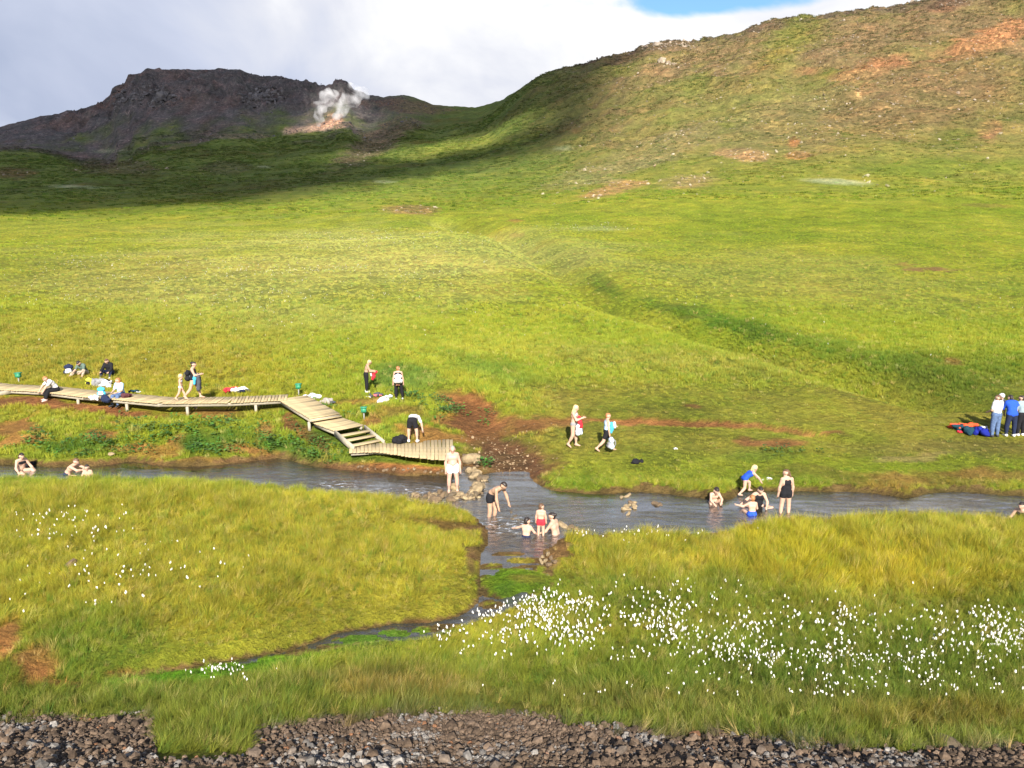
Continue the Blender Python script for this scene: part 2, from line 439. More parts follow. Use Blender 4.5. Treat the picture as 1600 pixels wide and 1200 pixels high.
# ------------------------------------------------------------------ ground colour (albedo only)
# patches: u, v, ru, rv, tilt in degrees, colour, strength, kind   (kind d = bare dirt, s = stony, g = green)
DIRT, ORANGE, TAN, MUD = (.27, .125, .047), (.40, .175, .06), (.36, .24, .12), (.175, .085, .04)
PATCH = [
    (790, 712, 62, 34, 10, MUD, 1.0, 'd'), (745, 655, 36, 34, 40, DIRT, 1.0, 'd'), (725, 628, 44, 16, 10, ORANGE, .9, 'd'), (800, 665, 60, 14, 0, DIRT, .75, 'd'),
    (855, 660, 60, 10, -5, DIRT, .8, 'd'),
    (660, 680, 60, 9, 5, ORANGE, .8, 'd'), (585, 660, 16, 10, 0, ORANGE, .8, 'd'), (690, 655, 20, 9, 0, ORANGE, .7, 'd'), (620, 645, 40, 10, 0, DIRT, .5, 'd'), (560, 628, 25, 6, 0, ORANGE, .5, 'd'), (730, 640, 22, 8, 0, DIRT, .7, 'd'),
    (1010, 660, 110, 6, 2, ORANGE, 1.0, 'd'), (1130, 664, 60, 5, 2, DIRT, 1.0, 'd'), (1240, 672, 70, 4, 5, DIRT, .8, 'd'), (1210, 692, 50, 8, 0, DIRT, .9, 'd'), (1160, 690, 14, 10, 0, DIRT, .7, 'd'), (1080, 637, 24, 5, 0, DIRT, .8, 'd'),
    (1320, 745, 120, 12, 3, DIRT, .45, 'd'), (1480, 750, 120, 14, 0, DIRT, .4, 'd'), (1500, 700, 150, 14, 0, (.2, .14, .05), .5, 'x'), (1430, 715, 60, 5, 0, TAN, .4, 'd'), (1560, 740, 60, 8, 0, DIRT, .5, 'd'),
    (120, 636, 130, 7, 6, DIRT, 1.0, 'd'), (30, 628, 50, 8, 4, DIRT, .8, 'd'), (20, 672, 40, 11, -10, ORANGE, .8, 'd'), (30, 690, 45, 7, -8, ORANGE, .8, 'd'), (45, 655, 18, 5, -25, ORANGE, .7, 'd'), (175, 680, 18, 7, 0, ORANGE, .8, 'd'), (190, 702, 40, 5, -8, ORANGE, .7, 'd'), (165, 662, 30, 3, -6, ORANGE, .6, 'd'),
    (245, 705, 50, 8, 0, ORANGE, .6, 'd'), (285, 690, 18, 10, 0, ORANGE, .8, 'd'), (400, 678, 16, 14, 0, (.42, .22, .07), .9, 'd'), (380, 702, 40, 8, 5, ORANGE, .8, 'd'), (450, 655, 14, 14, 35, DIRT, .9, 'd'), (475, 672, 20, 10, 25, DIRT, .9, 'd'), (505, 695, 22, 12, 30, DIRT, .9, 'd'), (330, 647, 60, 6, 0, DIRT, .7, 'd'), (540, 722, 40, 8, 5, ORANGE, .9, 'd'), (620, 733, 90, 8, 2, ORANGE, 1.0, 'd'), (440, 715, 60, 5, 0, ORANGE, .8, 'd'), (345, 722, 90, 4, 0, DIRT, .7, 'd'), (130, 724, 120, 3, 0, DIRT, .6, 'd'),
    (60, 1038, 32, 26, 15, ORANGE, .9, 'd'), (8, 1000, 14, 34, 10, ORANGE, .9, 'd'), (110, 1066, 50, 5, 5, ORANGE, .8, 'd'), (190, 1052, 30, 4, 0, ORANGE, .7, 'd'), (510, 1050, 26, 8, -30, (.32, .24, .05), .9, 'd'), (600, 1014, 30, 5, 0, (.32, .24, .06), .8, 'd'), (640, 976, 24, 5, 0, ORANGE, .6, 'd'),
    (705, 820, 50, 9, 8, (.17, .08, .035), .75, 'd'), (735, 880, 9, 20, 0, (.18, .10, .05), .7, 'd'), (862, 880, 12, 18, 0, (.25, .16, .06), .8, 'd'),
    # far slopes
    (950, 297, 45, 9, -12, (.38, .22, .10), .9, 's'), (1080, 285, 40, 9, -5, (.33, .22, .11), .7, 's'), (1155, 240, 42, 10, 3, (.40, .24, .12), .95, 's'), (1240, 222, 10, 8, 0, (.40, .15, .06), .9, 's'), (1245, 244, 18, 5, 0, (.34, .16, .06), .7, 's'),
    (1352, 142, 24, 10, -25, (.42, .24, .11), .95, 's'), (1370, 105, 60, 14, -15, (.30, .14, .07), .8, 's'), (1545, 62, 70, 18, -20, (.36, .17, .08), .95, 's'), (1545, 205, 18, 16, -50, (.34, .17, .09), .8, 's'), (1200, 95, 50, 12, -35, (.25, .13, .06), .7, 's'), (1265, 112, 20, 8, 0, (.32, .15, .07), .6, 's'), (1480, 8, 30, 12, -10, (.10, .055, .04), .8, 's'),
    (640, 327, 40, 7, 4, (.26, .14, .08), .8, 's'), (1455, 421, 45, 3, 2, (.22, .12, .05), .9, 'd'), (1540, 321, 40, 3, 2, (.22, .12, .05), .8, 'd'), (1410, 413, 20, 2, 0, DIRT, .6, 'd'), (952, 443, 5, 5, 0, DIRT, .9, 'd'), (1485, 567, 20, 8, 0, DIRT, .8, 'd'), (1095, 495, 20, 3, 0, DIRT, .6, 'd'),
    (810, 368, 12, 3, 0, DIRT, .6, 'd'), (805, 345, 10, 3, 0, DIRT, .6, 'd'), (900, 205, 8, 4, 0, DIRT, .4, 's'),
    (490, 200, 50, 6, -6, (.50, .33, .24), 1.0, 's'), (520, 190, 20, 8, -30, (.45, .26, .17), .9, 's'),
    (590, 222, 70, 18, -30, (.16, .10, .08), .75, 's'), (640, 165, 60, 10, 5, (.15, .09, .06), .7, 's'), (375, 213, 55, 4, 0, (.18, .14, .11), .8, 's'),
    (350, 262, 40, 10, 0, (.10, .07, .05), .5, 's'), (190, 262, 70, 10, 0, (.10, .065, .045), .7, 's'), (20, 270, 40, 8, 0, (.13, .07, .04), .7, 's'),
    # green accents
    (760, 575, 80, 22, 15, (.09, .17, .025), .6, 'g'), (640, 590, 50, 18, 0, (.085, .16, .03), .7, 'g'), (1120, 500, 120, 12, 15, (.075, .15, .015), .7, 'g'), (1300, 545, 200, 16, 14, (.08, .14, .015), .6, 'g'), (1500, 600, 120, 40, 5, (.07, .11, .015), .5, 'g'), (950, 450, 30, 14, 35, (.07, .14, .015), .7, 'g'),
    (890, 755, 60, 16, 0, (.13, .19, .015), .7, 'g'), (1270, 745, 70, 12, 0, (.11, .16, .015), .6, 'g'), (1120, 665, 300, 5, 2, (.09, .15, .02), .0, 'g'), (1180, 712, 60, 7, 0, (.10, .16, .02), .6, 'g'),
    (1310, 345, 330, 22, -6, (.16, .21, .015), .6, 'g'), (1500, 260, 140, 10, 0, (.13, .17, .02), .6, 'g'), (1500, 205, 50, 20, -20, (.10, .13, .02), .6, 'g'), (1130, 200, 60, 25, -35, (.12, .15, .02), .5, 'g'), (1230, 70, 70, 25, -50, (.13, .15, .025), .6, 'g'), (1090, 130, 25, 20, -50, (.13, .16, .03), .5, 'g'),
    (440, 700, 70, 14, 20, (.075, .16, .02), .8, 'g'), (330, 690, 40, 18, 0, (.05, .12, .015), .8, 'g'), (130, 700, 60, 12, 0, (.06, .14, .015), .7, 'g'), (560, 690, 40, 8, 10, (.09, .17, .02), .5, 'g'), (500, 678, 30, 14, 35, (.07, .15, .02), .6, 'g'), (560, 715, 90, 6, 2, (.10, .17, .02), .7, 'g'),
    (330, 1045, 120, 9, -8, (.10, .24, .01), .9, 'g'), (590, 996, 80, 8, -8, (.09, .20, .015), .8, 'g'), (815, 912, 50, 22, 0, (.13, .25, .012), .95, 'g'), (832, 908, 26, 7, 0, (.24, .20, .03), .8, 'g'), (800, 925, 16, 8, 0, (.09, .19, .015), .7, 'g'), (800, 876, 40, 8, 0, (.22, .17, .03), .7, 'g'), (590, 1005, 60, 12, 0, (.08, .18, .02), .5, 'g'),
    (150, 1000, 90, 40, 0, (.07, .14, .015), .5, 'g'), (1050, 930, 200, 35, 0, (.085, .15, .015), .55, 'g'), (1300, 1010, 330, 80, 0, (.085, .13, .015), .7, 'g'), (1550, 1000, 130, 90, 0, (.08, .12, .012), .6, 'g'),
    (1350, 890, 200, 35, 4, (.31, .255, .018), .75, 'x'), (1250, 860, 120, 30, 20, (.28, .26, .016), .5, 'x'), (620, 1075, 90, 22, 0, (.17, .11, .03), .6, 'x'), (620, 1140, 160, 18, 0, (.16, .13, .03), .5, 'x'), (1000, 1100, 300, 18, 0, (.14, .13, .025), .5, 'x'), (1500, 1120, 150, 20, 0, (.16, .11, .02), .6, 'x'),
    (420, 430, 300, 60, 0, (.33, .315, .085), .7, 'x'), (640, 390, 300, 34, 0, (.33, .33, .09), .65, 'x'), (1250, 440, 300, 40, 4, (.25, .245, .06), .5, 'x'), (1000, 560, 260, 20, 4, (.24, .21, .05), .45, 'x'), (120, 540, 240, 45, 0, (.25, .20, .035), .5, 'x'), (850, 400, 100, 14, 0, (.27, .28, .08), .4, 'x'), (150, 425, 200, 30, 0, (.23, .21, .05), .4, 'x'), (100, 360, 180, 14, 0, (.23, .23, .035), .4, 'x'), (720, 232, 90, 10, -10, (.24, .26, .045), .7, 'g'), (640, 300, 200, 16, -8, (.20, .24, .035), .5, 'g'),
    (950, 270, 110, 14, -14, (.25, .22, .10), .6, 's'), (1040, 230, 120, 24, -20, (.24, .20, .09), .55, 's'), (1250, 185, 160, 40, -15, (.20, .165, .07), .6, 's'), (1450, 150, 160, 60, -15, (.19, .125, .06), .7, 's'), (1180, 150, 100, 30, -30, (.19, .165, .06), .4, 's'),
    (1310, 284, 45, 4, 3, (.42, .43, .26), .55, 'x'), (118, 292, 30, 2.5, 2, (.32, .34, .2), .6, 'x'), (170, 236, 30, 2, 0, (.3, .32, .2), .5, 'x'), (410, 261, 10, 2, 0, (.3, .32, .2), .5, 'x'), (600, 284, 14, 2, 0, (.3, .32, .18), .5, 'x'), (880, 232, 14, 3, 0, (.3, .32, .18), .4, 'x'), (940, 358, 40, 4, 0, (.3, .32, .14), .4, 'x'),
]


def ground_colour(x, y, z):
    u, v = project(x, y, z)
    n1 = fbm(x, y, 3.2, 4, 101)
    n2 = fbm(x, y, 14, 4, 105)
    n3 = fbm(x, y, .7, 3, 109)
    n4 = fbm(x, y, 70, 4, 113)
    n = len(x)
    c = np.empty((n, 3))
    # meadow
    meadow = np.array([.262, .272, .03])
    yellow = np.array([.292, .25, .027])
    green = np.array([.175, .225, .018])
    olive = np.array([.22, .18, .038])
    t = np.clip(.45 + n2 * .9 + n1 * .5, 0, 1)[:, None]
    c[:] = green * (1 - t) + meadow * t
    # yellower foreground and left bank meadow
    wy = (sstep(27, 24, y) * .75 * sstep(13, 17, y) + sstep(48, 40, y) * sstep(32, 35, y) * sstep(600, 350, u) * .6)[:, None]
    c = c * (1 - wy) + (yellow * (1 - .5 * np.clip(n1, 0, 1))[:, None]) * wy
    wo = (sstep(28, 30, y) * sstep(42, 36, y) * sstep(780, 880, u) * (.45 + .5 * np.clip(n1 + n2, -.6, .8)))[:, None]
    wo = np.clip(wo, 0, 1)
    c = c * (1 - wo) + olive * wo
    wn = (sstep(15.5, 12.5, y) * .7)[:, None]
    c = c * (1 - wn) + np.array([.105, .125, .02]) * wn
    # far colours
    wf = sstep(150, 330, y)
    az = x / np.maximum(y, 30)
    hillg = np.array([.165, .165, .04])
    hillb = np.array([.18, .128, .062])
    th = np.clip(.36 + n4 * .9 + n2 * .5 + (az - .22) * .6 + .45 * sstep(330, 520, y), 0, 1)[:, None]
    right = sstep(-.02, .16, az)
    hill = hillg * (1 - th) + hillb * th
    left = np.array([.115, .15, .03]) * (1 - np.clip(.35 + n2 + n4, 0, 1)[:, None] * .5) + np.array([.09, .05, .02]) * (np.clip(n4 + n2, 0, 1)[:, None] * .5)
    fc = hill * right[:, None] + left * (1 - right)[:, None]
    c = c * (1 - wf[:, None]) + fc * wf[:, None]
    # the dark mountain
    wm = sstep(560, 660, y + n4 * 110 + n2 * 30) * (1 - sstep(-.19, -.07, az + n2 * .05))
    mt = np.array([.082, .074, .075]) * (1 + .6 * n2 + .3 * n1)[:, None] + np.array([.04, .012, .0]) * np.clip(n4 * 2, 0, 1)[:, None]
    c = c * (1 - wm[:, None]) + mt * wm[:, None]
    wr = wf * sstep(520, 600, y) * right * (.6 + n2)
    wr = np.clip(wr, 0, 1)
    c = c * (1 - wr[:, None]) + np.array([.08, .06, .045]) * wr[:, None]
    rock = wm
    dirt = np.zeros(n)
    stony = wm.copy() * .5 + .4 * th[:, 0] * right * wf
    lush = np.zeros(n)
    wu = u + n1 * 16 * 0 + fbm(x, y, 2.2, 3, 121) * np.clip(2600 / np.maximum(y, 10), 2, 75) * .7
    wv = v + fbm(x, y, 2.2, 3, 131) * np.clip(900 / np.maximum(y, 10), 2, 30) * .45
    nf = fbm(x, y, 22, 4, 141)
    for pu, pv, ru, rv, tilt, pc, st, kind in PATCH:
        ca, sa = math.cos(math.radians(tilt)), math.sin(math.radians(tilt))
        R = max(ru, rv) * 2 + 40
        m = (np.abs(u - pu) < R) & (np.abs(v - pv) < R) & (y > 8)
        if not np.any(m):
            continue
        du, dv = wu[m] - pu, wv[m] - pv
        q = np.sqrt(((du * ca + dv * sa) / ru) ** 2 + ((-du * sa + dv * ca) / rv) ** 2)
        soft = .35 if kind in 'ds' else .6
        q = q + (n3[m] * .35 + n1[m] * .35 if kind == 'd' else nf[m] * .75 + n2[m] * .6 + n1[m] * .35)
        w = st * (.78 if kind == 's' else 1) * sstep(1 + soft, 1 - soft, q)
        c[m] = c[m] * (1 - w[:, None]) + np.array(pc) * (1 + .25 * n1[m])[:, None] * w[:, None]
        if kind == 'd':
            dirt[m] = np.maximum(dirt[m], w)
        if kind == 's':
            stony[m] = np.maximum(stony[m], w)
            dirt[m] = np.maximum(dirt[m], w * .7)
        if kind == 'g':
            lush[m] = np.maximum(lush[m], w)
            dirt[m] *= (1 - w)
    # river bed, gravel bank
    bed = (y > 8) & (y < 34) & (z < -.01)
    c[bed] = np.array([.10, .07, .04]) * (1 + .4 * n3[bed])[:, None]
    edge = (y > 8) & (y < 34) & (z >= -.01) & (z < np.where(y < 20, .03, .17) + .10 * n3 * (y > 20) + .08 * n1 * (y > 20)) & (lush < .6)
    c[edge] = c[edge] * .15 + np.array([.15, .085, .04]) * (1 + .5 * n3[edge] + .4 * n1[edge])[:, None] * .85
    dirt[edge] = np.maximum(dirt[edge], .75)
    # gravel: pixel rows below an uneven line
    gl = np.interp(u, [-200, 0, 100, 240, 246, 385, 400, 560, 640, 760, 860, 1000, 1080, 1200, 1300, 1420, 1440, 1800],
                   [1135, 1133, 1126, 1120, 1196, 1192, 1147, 1126, 1115, 1112, 1122, 1148, 1156, 1160, 1172, 1182, 1176, 1170])
    gr = sstep(-14, 14, v - gl + n1 * 16 + n3 * 16) * (y > -8)
    gr = np.where(y < 8, 1, gr)
    c = c * (1 - gr[:, None]) + np.array([.095, .07, .055]) * (1 + .5 * n3)[:, None] * gr[:, None]
    return np.clip(c * (1 + .10 * n3)[:, None], .004, .8), dirt, stony, lush, gr, u, v


# ------------------------------------------------------------------ object helpers
def tag(o, label=None, cat=None, group=None, kind=None):
    if label:
        o['label'] = label
    if cat:
        o['category'] = cat
    if group:
        o['group'] = group
    if kind:
        o['kind'] = kind
    return o


def link(name, me, mat=None, parent=None, smooth=False):
    o = bpy.data.objects.new(name, me)
    COL.objects.link(o)
    if mat is not None and not me.materials:
        me.materials.append(mat)
    if parent is not None:
        o.parent = parent
    if smooth:
        me.polygons.foreach_set('use_smooth', [True] * len(me.polygons))
    return o


def empty(name, loc, rz=0):
    o = bpy.data.objects.new(name, None)
    o.empty_display_size = .2
    o.location = loc
    o.rotation_euler = (0, 0, rz)
    COL.objects.link(o)
    return o


def mesh_np(name, verts, quads=None, tris=None):
    me = bpy.data.meshes.new(name)
    verts = np.asarray(verts, np.float32)
    fl, ft, n = [], [], 0
    if quads is not None and len(quads):
        quads = np.asarray(quads, np.int32)
        fl.append(quads.ravel())
        ft.append(np.full(len(quads), 4, np.int32))
    if tris is not None and len(tris):
        tris = np.asarray(tris, np.int32)
        fl.append(tris.ravel())
        ft.append(np.full(len(tris), 3, np.int32))
    loops = np.concatenate(fl)
    tot = np.concatenate(ft)
    start = np.concatenate([[0], np.cumsum(tot)[:-1]]).astype(np.int32)
    me.vertices.add(len(verts))
    me.vertices.foreach_set('co', verts.ravel())
    me.loops.add(len(loops))
    me.loops.foreach_set('vertex_index', loops)
    me.polygons.add(len(tot))
    me.polygons.foreach_set('loop_start', start)
    me.update(calc_edges=True)
    return me


def vcol(me, name, c):
    a = me.color_attributes.new(name, 'FLOAT_COLOR', 'POINT')
    d = np.ones((len(c), 4), np.float32)
    d[:, :3] = c
    a.data.foreach_set('color', d.ravel())


MATS = {}


def mat(name, col, rough=.7, spec=.3, var=.12, scale=8, bump=.0, bscale=40, trans=0, col2=None):
    if name in MATS:
        return MATS[name]
    m = bpy.data.materials.new(name)
    m.use_nodes = True
    nt = m.node_tree
    b = nt.nodes['Principled BSDF']
    b.inputs['Roughness'].default_value = rough
    b.inputs['Specular IOR Level'].default_value = spec
    tc = nt.nodes.new('ShaderNodeTexCoord')
    n = nd(nt, 'ShaderNodeTexNoise', i_Scale=scale, i_Detail=4, i_Roughness=.6)
    nt.links.new(tc.outputs['Object'], n.inputs['Vector'])
    c2 = col2 or tuple(min(.95, x * (1 + var)) for x in col)
    c1 = tuple(x * (1 - var) for x in col)
    nt.links.new(ramp(nt, n.outputs[0], [(.3, c1), (.7, c2)]), b.inputs['Base Color'])
    if bump:
        n2 = nd(nt, 'ShaderNodeTexNoise', i_Scale=bscale, i_Detail=4)
        nt.links.new(tc.outputs['Object'], n2.inputs['Vector'])
        bp = nd(nt, 'ShaderNodeBump', i_Strength=bump, i_Distance=.02)
        nt.links.new(n2.outputs[0], bp.inputs['Height'])
        nt.links.new(bp.outputs[0], b.inputs['Normal'])
    MATS[name] = m
    return m


# ------------------------------------------------------------------ ground sheet
def build_ground():
    ys = [np.linspace(-60, 8.6, 30, endpoint=False), np.linspace(8.6, 34, 250, endpoint=False)]
    y = 34.0
    t = []
    while y < 1750:
        t.append(y)
        y += min(max(.10 + (y - 34) * .0045, .1), y * .0062) if y < 900 else 25
    ys = np.concatenate(ys + [np.array(t)])
    NA = 640
    a = np.linspace(-1, 1, NA)
    a = np.sign(a) * (np.abs(a) * .8 + .2 * np.abs(a) ** 4) * 1.05
    Y, A = np.meshgrid(ys, a, indexing='ij')
    X = A * (np.maximum(Y, -40) * .86 + 22 + 22 * np.exp(-np.maximum(Y, -40) / 12.0) * (Y < 8) * 0)
    X = np.where(Y < -20, A * 12, X)
    x, y = X.ravel(), Y.ravel()
    z = terrain(x, y)
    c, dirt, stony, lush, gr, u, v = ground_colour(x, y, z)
    ny = len(ys)
    i = np.arange(ny - 1)[:, None] * NA + np.arange(NA - 1)[None, :]
    q = np.stack([i, i + 1, i + NA + 1, i + NA], -1).reshape(-1, 4)
    me = mesh_np('ground', np.stack([x, y, z], 1), q)
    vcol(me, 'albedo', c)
    vcol(me, 'masks', np.stack([dirt, stony, gr], 1))
    m = bpy.data.materials.new('ground')
    m.use_nodes = True
    nt = m.node_tree
    L = nt.links.new
    b = nt.nodes['Principled BSDF']
    b.inputs['Roughness'].default_value = .9
    b.inputs['Specular IOR Level'].default_value = .1
    at = nd(nt, 'ShaderNodeAttribute', attribute_name='albedo')
    am = nd(nt, 'ShaderNodeAttribute', attribute_name='masks')
    tc = nt.nodes.new('ShaderNodeTexCoord')
    n1 = nd(nt, 'ShaderNodeTexNoise', i_Scale=2.3, i_Detail=8, i_Roughness=.72)
    L(tc.outputs['Object'], n1.inputs['Vector'])
    n2 = nd(nt, 'ShaderNodeTexNoise', i_Scale=.23, i_Detail=9, i_Roughness=.75)
    L(tc.outputs['Object'], n2.inputs['Vector'])
    # speckle on stony slopes: pale and dark stones
    n3 = nd(nt, 'ShaderNodeTexVoronoi', i_Scale=.8)
    n3.inputs['Randomness'].default_value = 1
    L(tc.outputs['Object'], n3.inputs['Vector'])
    f = ramp(nt, n1.outputs[0], [(.28, (.55, .55, .55)), (.72, (1.42, 1.42, 1.42))])
    f2 = ramp(nt, n2.outputs[0], [(.3, (.58, .6, .62)), (.7, (1.42, 1.38, 1.35))])
    mx = nd(nt, 'ShaderNodeMix', data_type='RGBA', blend_type='MULTIPLY')
    mx.inputs[0].default_value = 1
    L(at.outputs['Color'], mx.inputs[6])
    L(f, mx.inputs[7])
    mx2 = nd(nt, 'ShaderNodeMix', data_type='RGBA', blend_type='MULTIPLY')
    mx2.inputs[0].default_value = 1
    L(mx.outputs[2], mx2.inputs[6])
    L(f2, mx2.inputs[7])
    n4 = nd(nt, 'ShaderNodeTexNoise', i_Scale=.07, i_Detail=10, i_Roughness=.78)
    L(tc.outputs['Object'], n4.inputs['Vector'])
    f4 = ramp(nt, n4.outputs[0], [(.34, (.74, .86, .8)), (.5, (1, 1, 1)), (.64, (1.34, 1.14, 1.12))])
    mx4 = nd(nt, 'ShaderNodeMix', data_type='RGBA', blend_type='MULTIPLY')
    mx4.inputs[0].default_value = 1
    L(mx2.outputs[2], mx4.inputs[6])
    L(f4, mx4.inputs[7])
    mx2 = mx4
    sepc = nt.nodes.new('ShaderNodeSeparateColor')
    L(am.outputs['Color'], sepc.inputs[0])
    st = ramp(nt, n3.outputs['Color'], [(.0, (.25, .25, .25)), (.45, (.85, .85, .85)), (.75, (1.2, 1.15, 1.1)), (1, (2.6, 2.45, 2.3))])
    mx3 = nd(nt, 'ShaderNodeMix', data_type='RGBA', blend_type='MULTIPLY')
    L(sepc.outputs['Green'], mx3.inputs[0])
    L(mx2.outputs[2], mx3.inputs[6])
    L(st, mx3.inputs[7])
    L(mx3.outputs[2], b.inputs['Base Color'])
    bp = nd(nt, 'ShaderNodeBump', i_Strength=.5, i_Distance=.25)
    L(n1.outputs[0], bp.inputs['Height'])
    bp2 = nd(nt, 'ShaderNodeBump', i_Strength=.9, i_Distance=3.0)
    L(n2.outputs[0], bp2.inputs['Height'])
    L(bp.outputs[0], bp2.inputs['Normal'])
    L(bp2.outputs[0], b.inputs['Normal'])
    o = link('ground', me, m, smooth=True)
    tag(o, kind='structure')


build_ground()


def build_water():
    xs, ys = np.arange(-34, 34.01, .3), np.arange(13.5, 32.01, .15)
    X, Y = np.meshgrid(xs, ys)
    sd = sdist(X.ravel(), Y.ravel(), WATER).reshape(X.shape)
    ok = sd < .6
    Z = X * 0
    idx = np.arange(X.size).reshape(X.shape)
    q = np.stack([idx[:-1, :-1], idx[:-1, 1:], idx[1:, 1:], idx[1:, :-1]], -1)
    keep = ok[:-1, :-1] & ok[:-1, 1:] & ok[1:, 1:] & ok[1:, :-1]
    q = q[keep]
    used = np.unique(q)
    rm = np.full(X.size, -1)
    rm[used] = np.arange(len(used))
    me = mesh_np('river', np.stack([X.ravel(), Y.ravel(), Z.ravel()], 1)[used], rm[q])
    # broken water under the stone dam and in the shallow outflow
    x, y = X.ravel()[used], Y.ravel()[used]
    u, v = project(x, y, 0 * x)
    foam = np.zeros(len(x))
    for pu, pv, ru, rv in ((690, 778, 38, 9), (640, 770, 60, 12), (530, 758, 40, 7), (790, 822, 60, 14), (755, 758, 7, 16), (860, 830, 20, 8), (720, 735, 8, 8)):
        foam = np.maximum(foam, np.exp(-((u - pu) / ru) ** 2 - ((v - pv) / rv) ** 2))
    vcol(me, 'foam', np.stack([foam] * 3, 1))
    m = bpy.data.materials.new('river_water')
    m.use_nodes = True
    nt = m.node_tree
    L = nt.links.new
    nt.nodes.remove(nt.nodes['Principled BSDF'])
    out = nt.nodes['Material Output']
    tc = nt.nodes.new('ShaderNodeTexCoord')
    mp = nd(nt, 'ShaderNodeMapping')
    mp.inputs['Scale'].default_value = (.55, 1.25, 1)
    L(tc.outputs['Object'], mp.inputs[0])
    n1 = nd(nt, 'ShaderNodeTexNoise', i_Scale=2.6, i_Detail=6, i_Roughness=.62, i_Distortion=.8)
    L(mp.outputs[0], n1.inputs['Vector'])
    nbig = nd(nt, 'ShaderNodeTexNoise', i_Scale=.35, i_Detail=3)
    L(mp.outputs[0], nbig.inputs['Vector'])
    at = nd(nt, 'ShaderNodeAttribute', attribute_name='foam')
    stg = nd(nt, 'ShaderNodeMapRange')
    for k, val in ((1, .38), (2, .60), (3, .10), (4, .7)):
        stg.inputs[k].default_value = val
    L(nbig.outputs[0], stg.inputs[0])
    sadd = nd(nt, 'ShaderNodeMath', operation='MULTIPLY_ADD')
    L(at.outputs['Fac'], sadd.inputs[0])
    sadd.inputs[1].default_value = .6
    L(stg.outputs[0], sadd.inputs[2])
    bp = nd(nt, 'ShaderNodeBump', i_Distance=.10)
    L(sadd.outputs[0], bp.inputs['Strength'])
    L(n1.outputs[0], bp.inputs['Height'])
    gl = nd(nt, 'ShaderNodeBsdfGlossy', i_Roughness=.035)
    gl.inputs['Color'].default_value = (.9, .93, 1, 1)
    L(bp.outputs[0], gl.inputs['Normal'])
    df = nd(nt, 'ShaderNodeBsdfDiffuse')
    df.inputs['Color'].default_value = (.05, .045, .03, 1)
    L(bp.outputs[0], df.inputs['Normal'])
    tr = nd(nt, 'ShaderNodeBsdfTransparent')
    tr.inputs['Color'].default_value = (.62, .58, .48, 1)
    mx = nd(nt, 'ShaderNodeMixShader')
    mx.inputs[0].default_value = .30
    L(tr.outputs[0], mx.inputs[1])
    L(df.outputs[0], mx.inputs[2])
    fr = nd(nt, 'ShaderNodeFresnel', i_IOR=1.42)
    L(bp.outputs[0], fr.inputs['Normal'])
    frm = nd(nt, 'ShaderNodeMath', operation='MULTIPLY_ADD', use_clamp=True)
    L(fr.outputs[0], frm.inputs[0])
    frm.inputs[1].default_value = 1.9
    frm.inputs[2].default_value = .03
    mx2 = nd(nt, 'ShaderNodeMixShader')
    L(frm.outputs[0], mx2.inputs[0])
    L(mx.outputs[0], mx2.inputs[1])
    L(gl.outputs[0], mx2.inputs[2])
    # foam flecks
    nf = nd(nt, 'ShaderNodeTexNoise', i_Scale=7, i_Detail=6, i_Roughness=.7, i_Distortion=1.0)
    L(mp.outputs[0], nf.inputs['Vector'])
    fa = nd(nt, 'ShaderNodeMath', operation='MULTIPLY')
    L(at.outputs['Fac'], fa.inputs[0])
    L(ramp(nt, nf.outputs[0], [(.54, (0, 0, 0)), (.68, (1, 1, 1))]), fa.inputs[1])
    fd = nd(nt, 'ShaderNodeBsdfDiffuse')
    fd.inputs['Color'].default_value = (.62, .66, .72, 1)
    mx3 = nd(nt, 'ShaderNodeMixShader')
    L(fa.outputs[0], mx3.inputs[0])
    L(mx2.outputs[0], mx3.inputs[1])
    L(fd.outputs[0], mx3.inputs[2])
    L(mx3.outputs[0], out.inputs['Surface'])
    o = link('river', me, m, smooth=True)
    tag(o, kind='structure')


build_water()


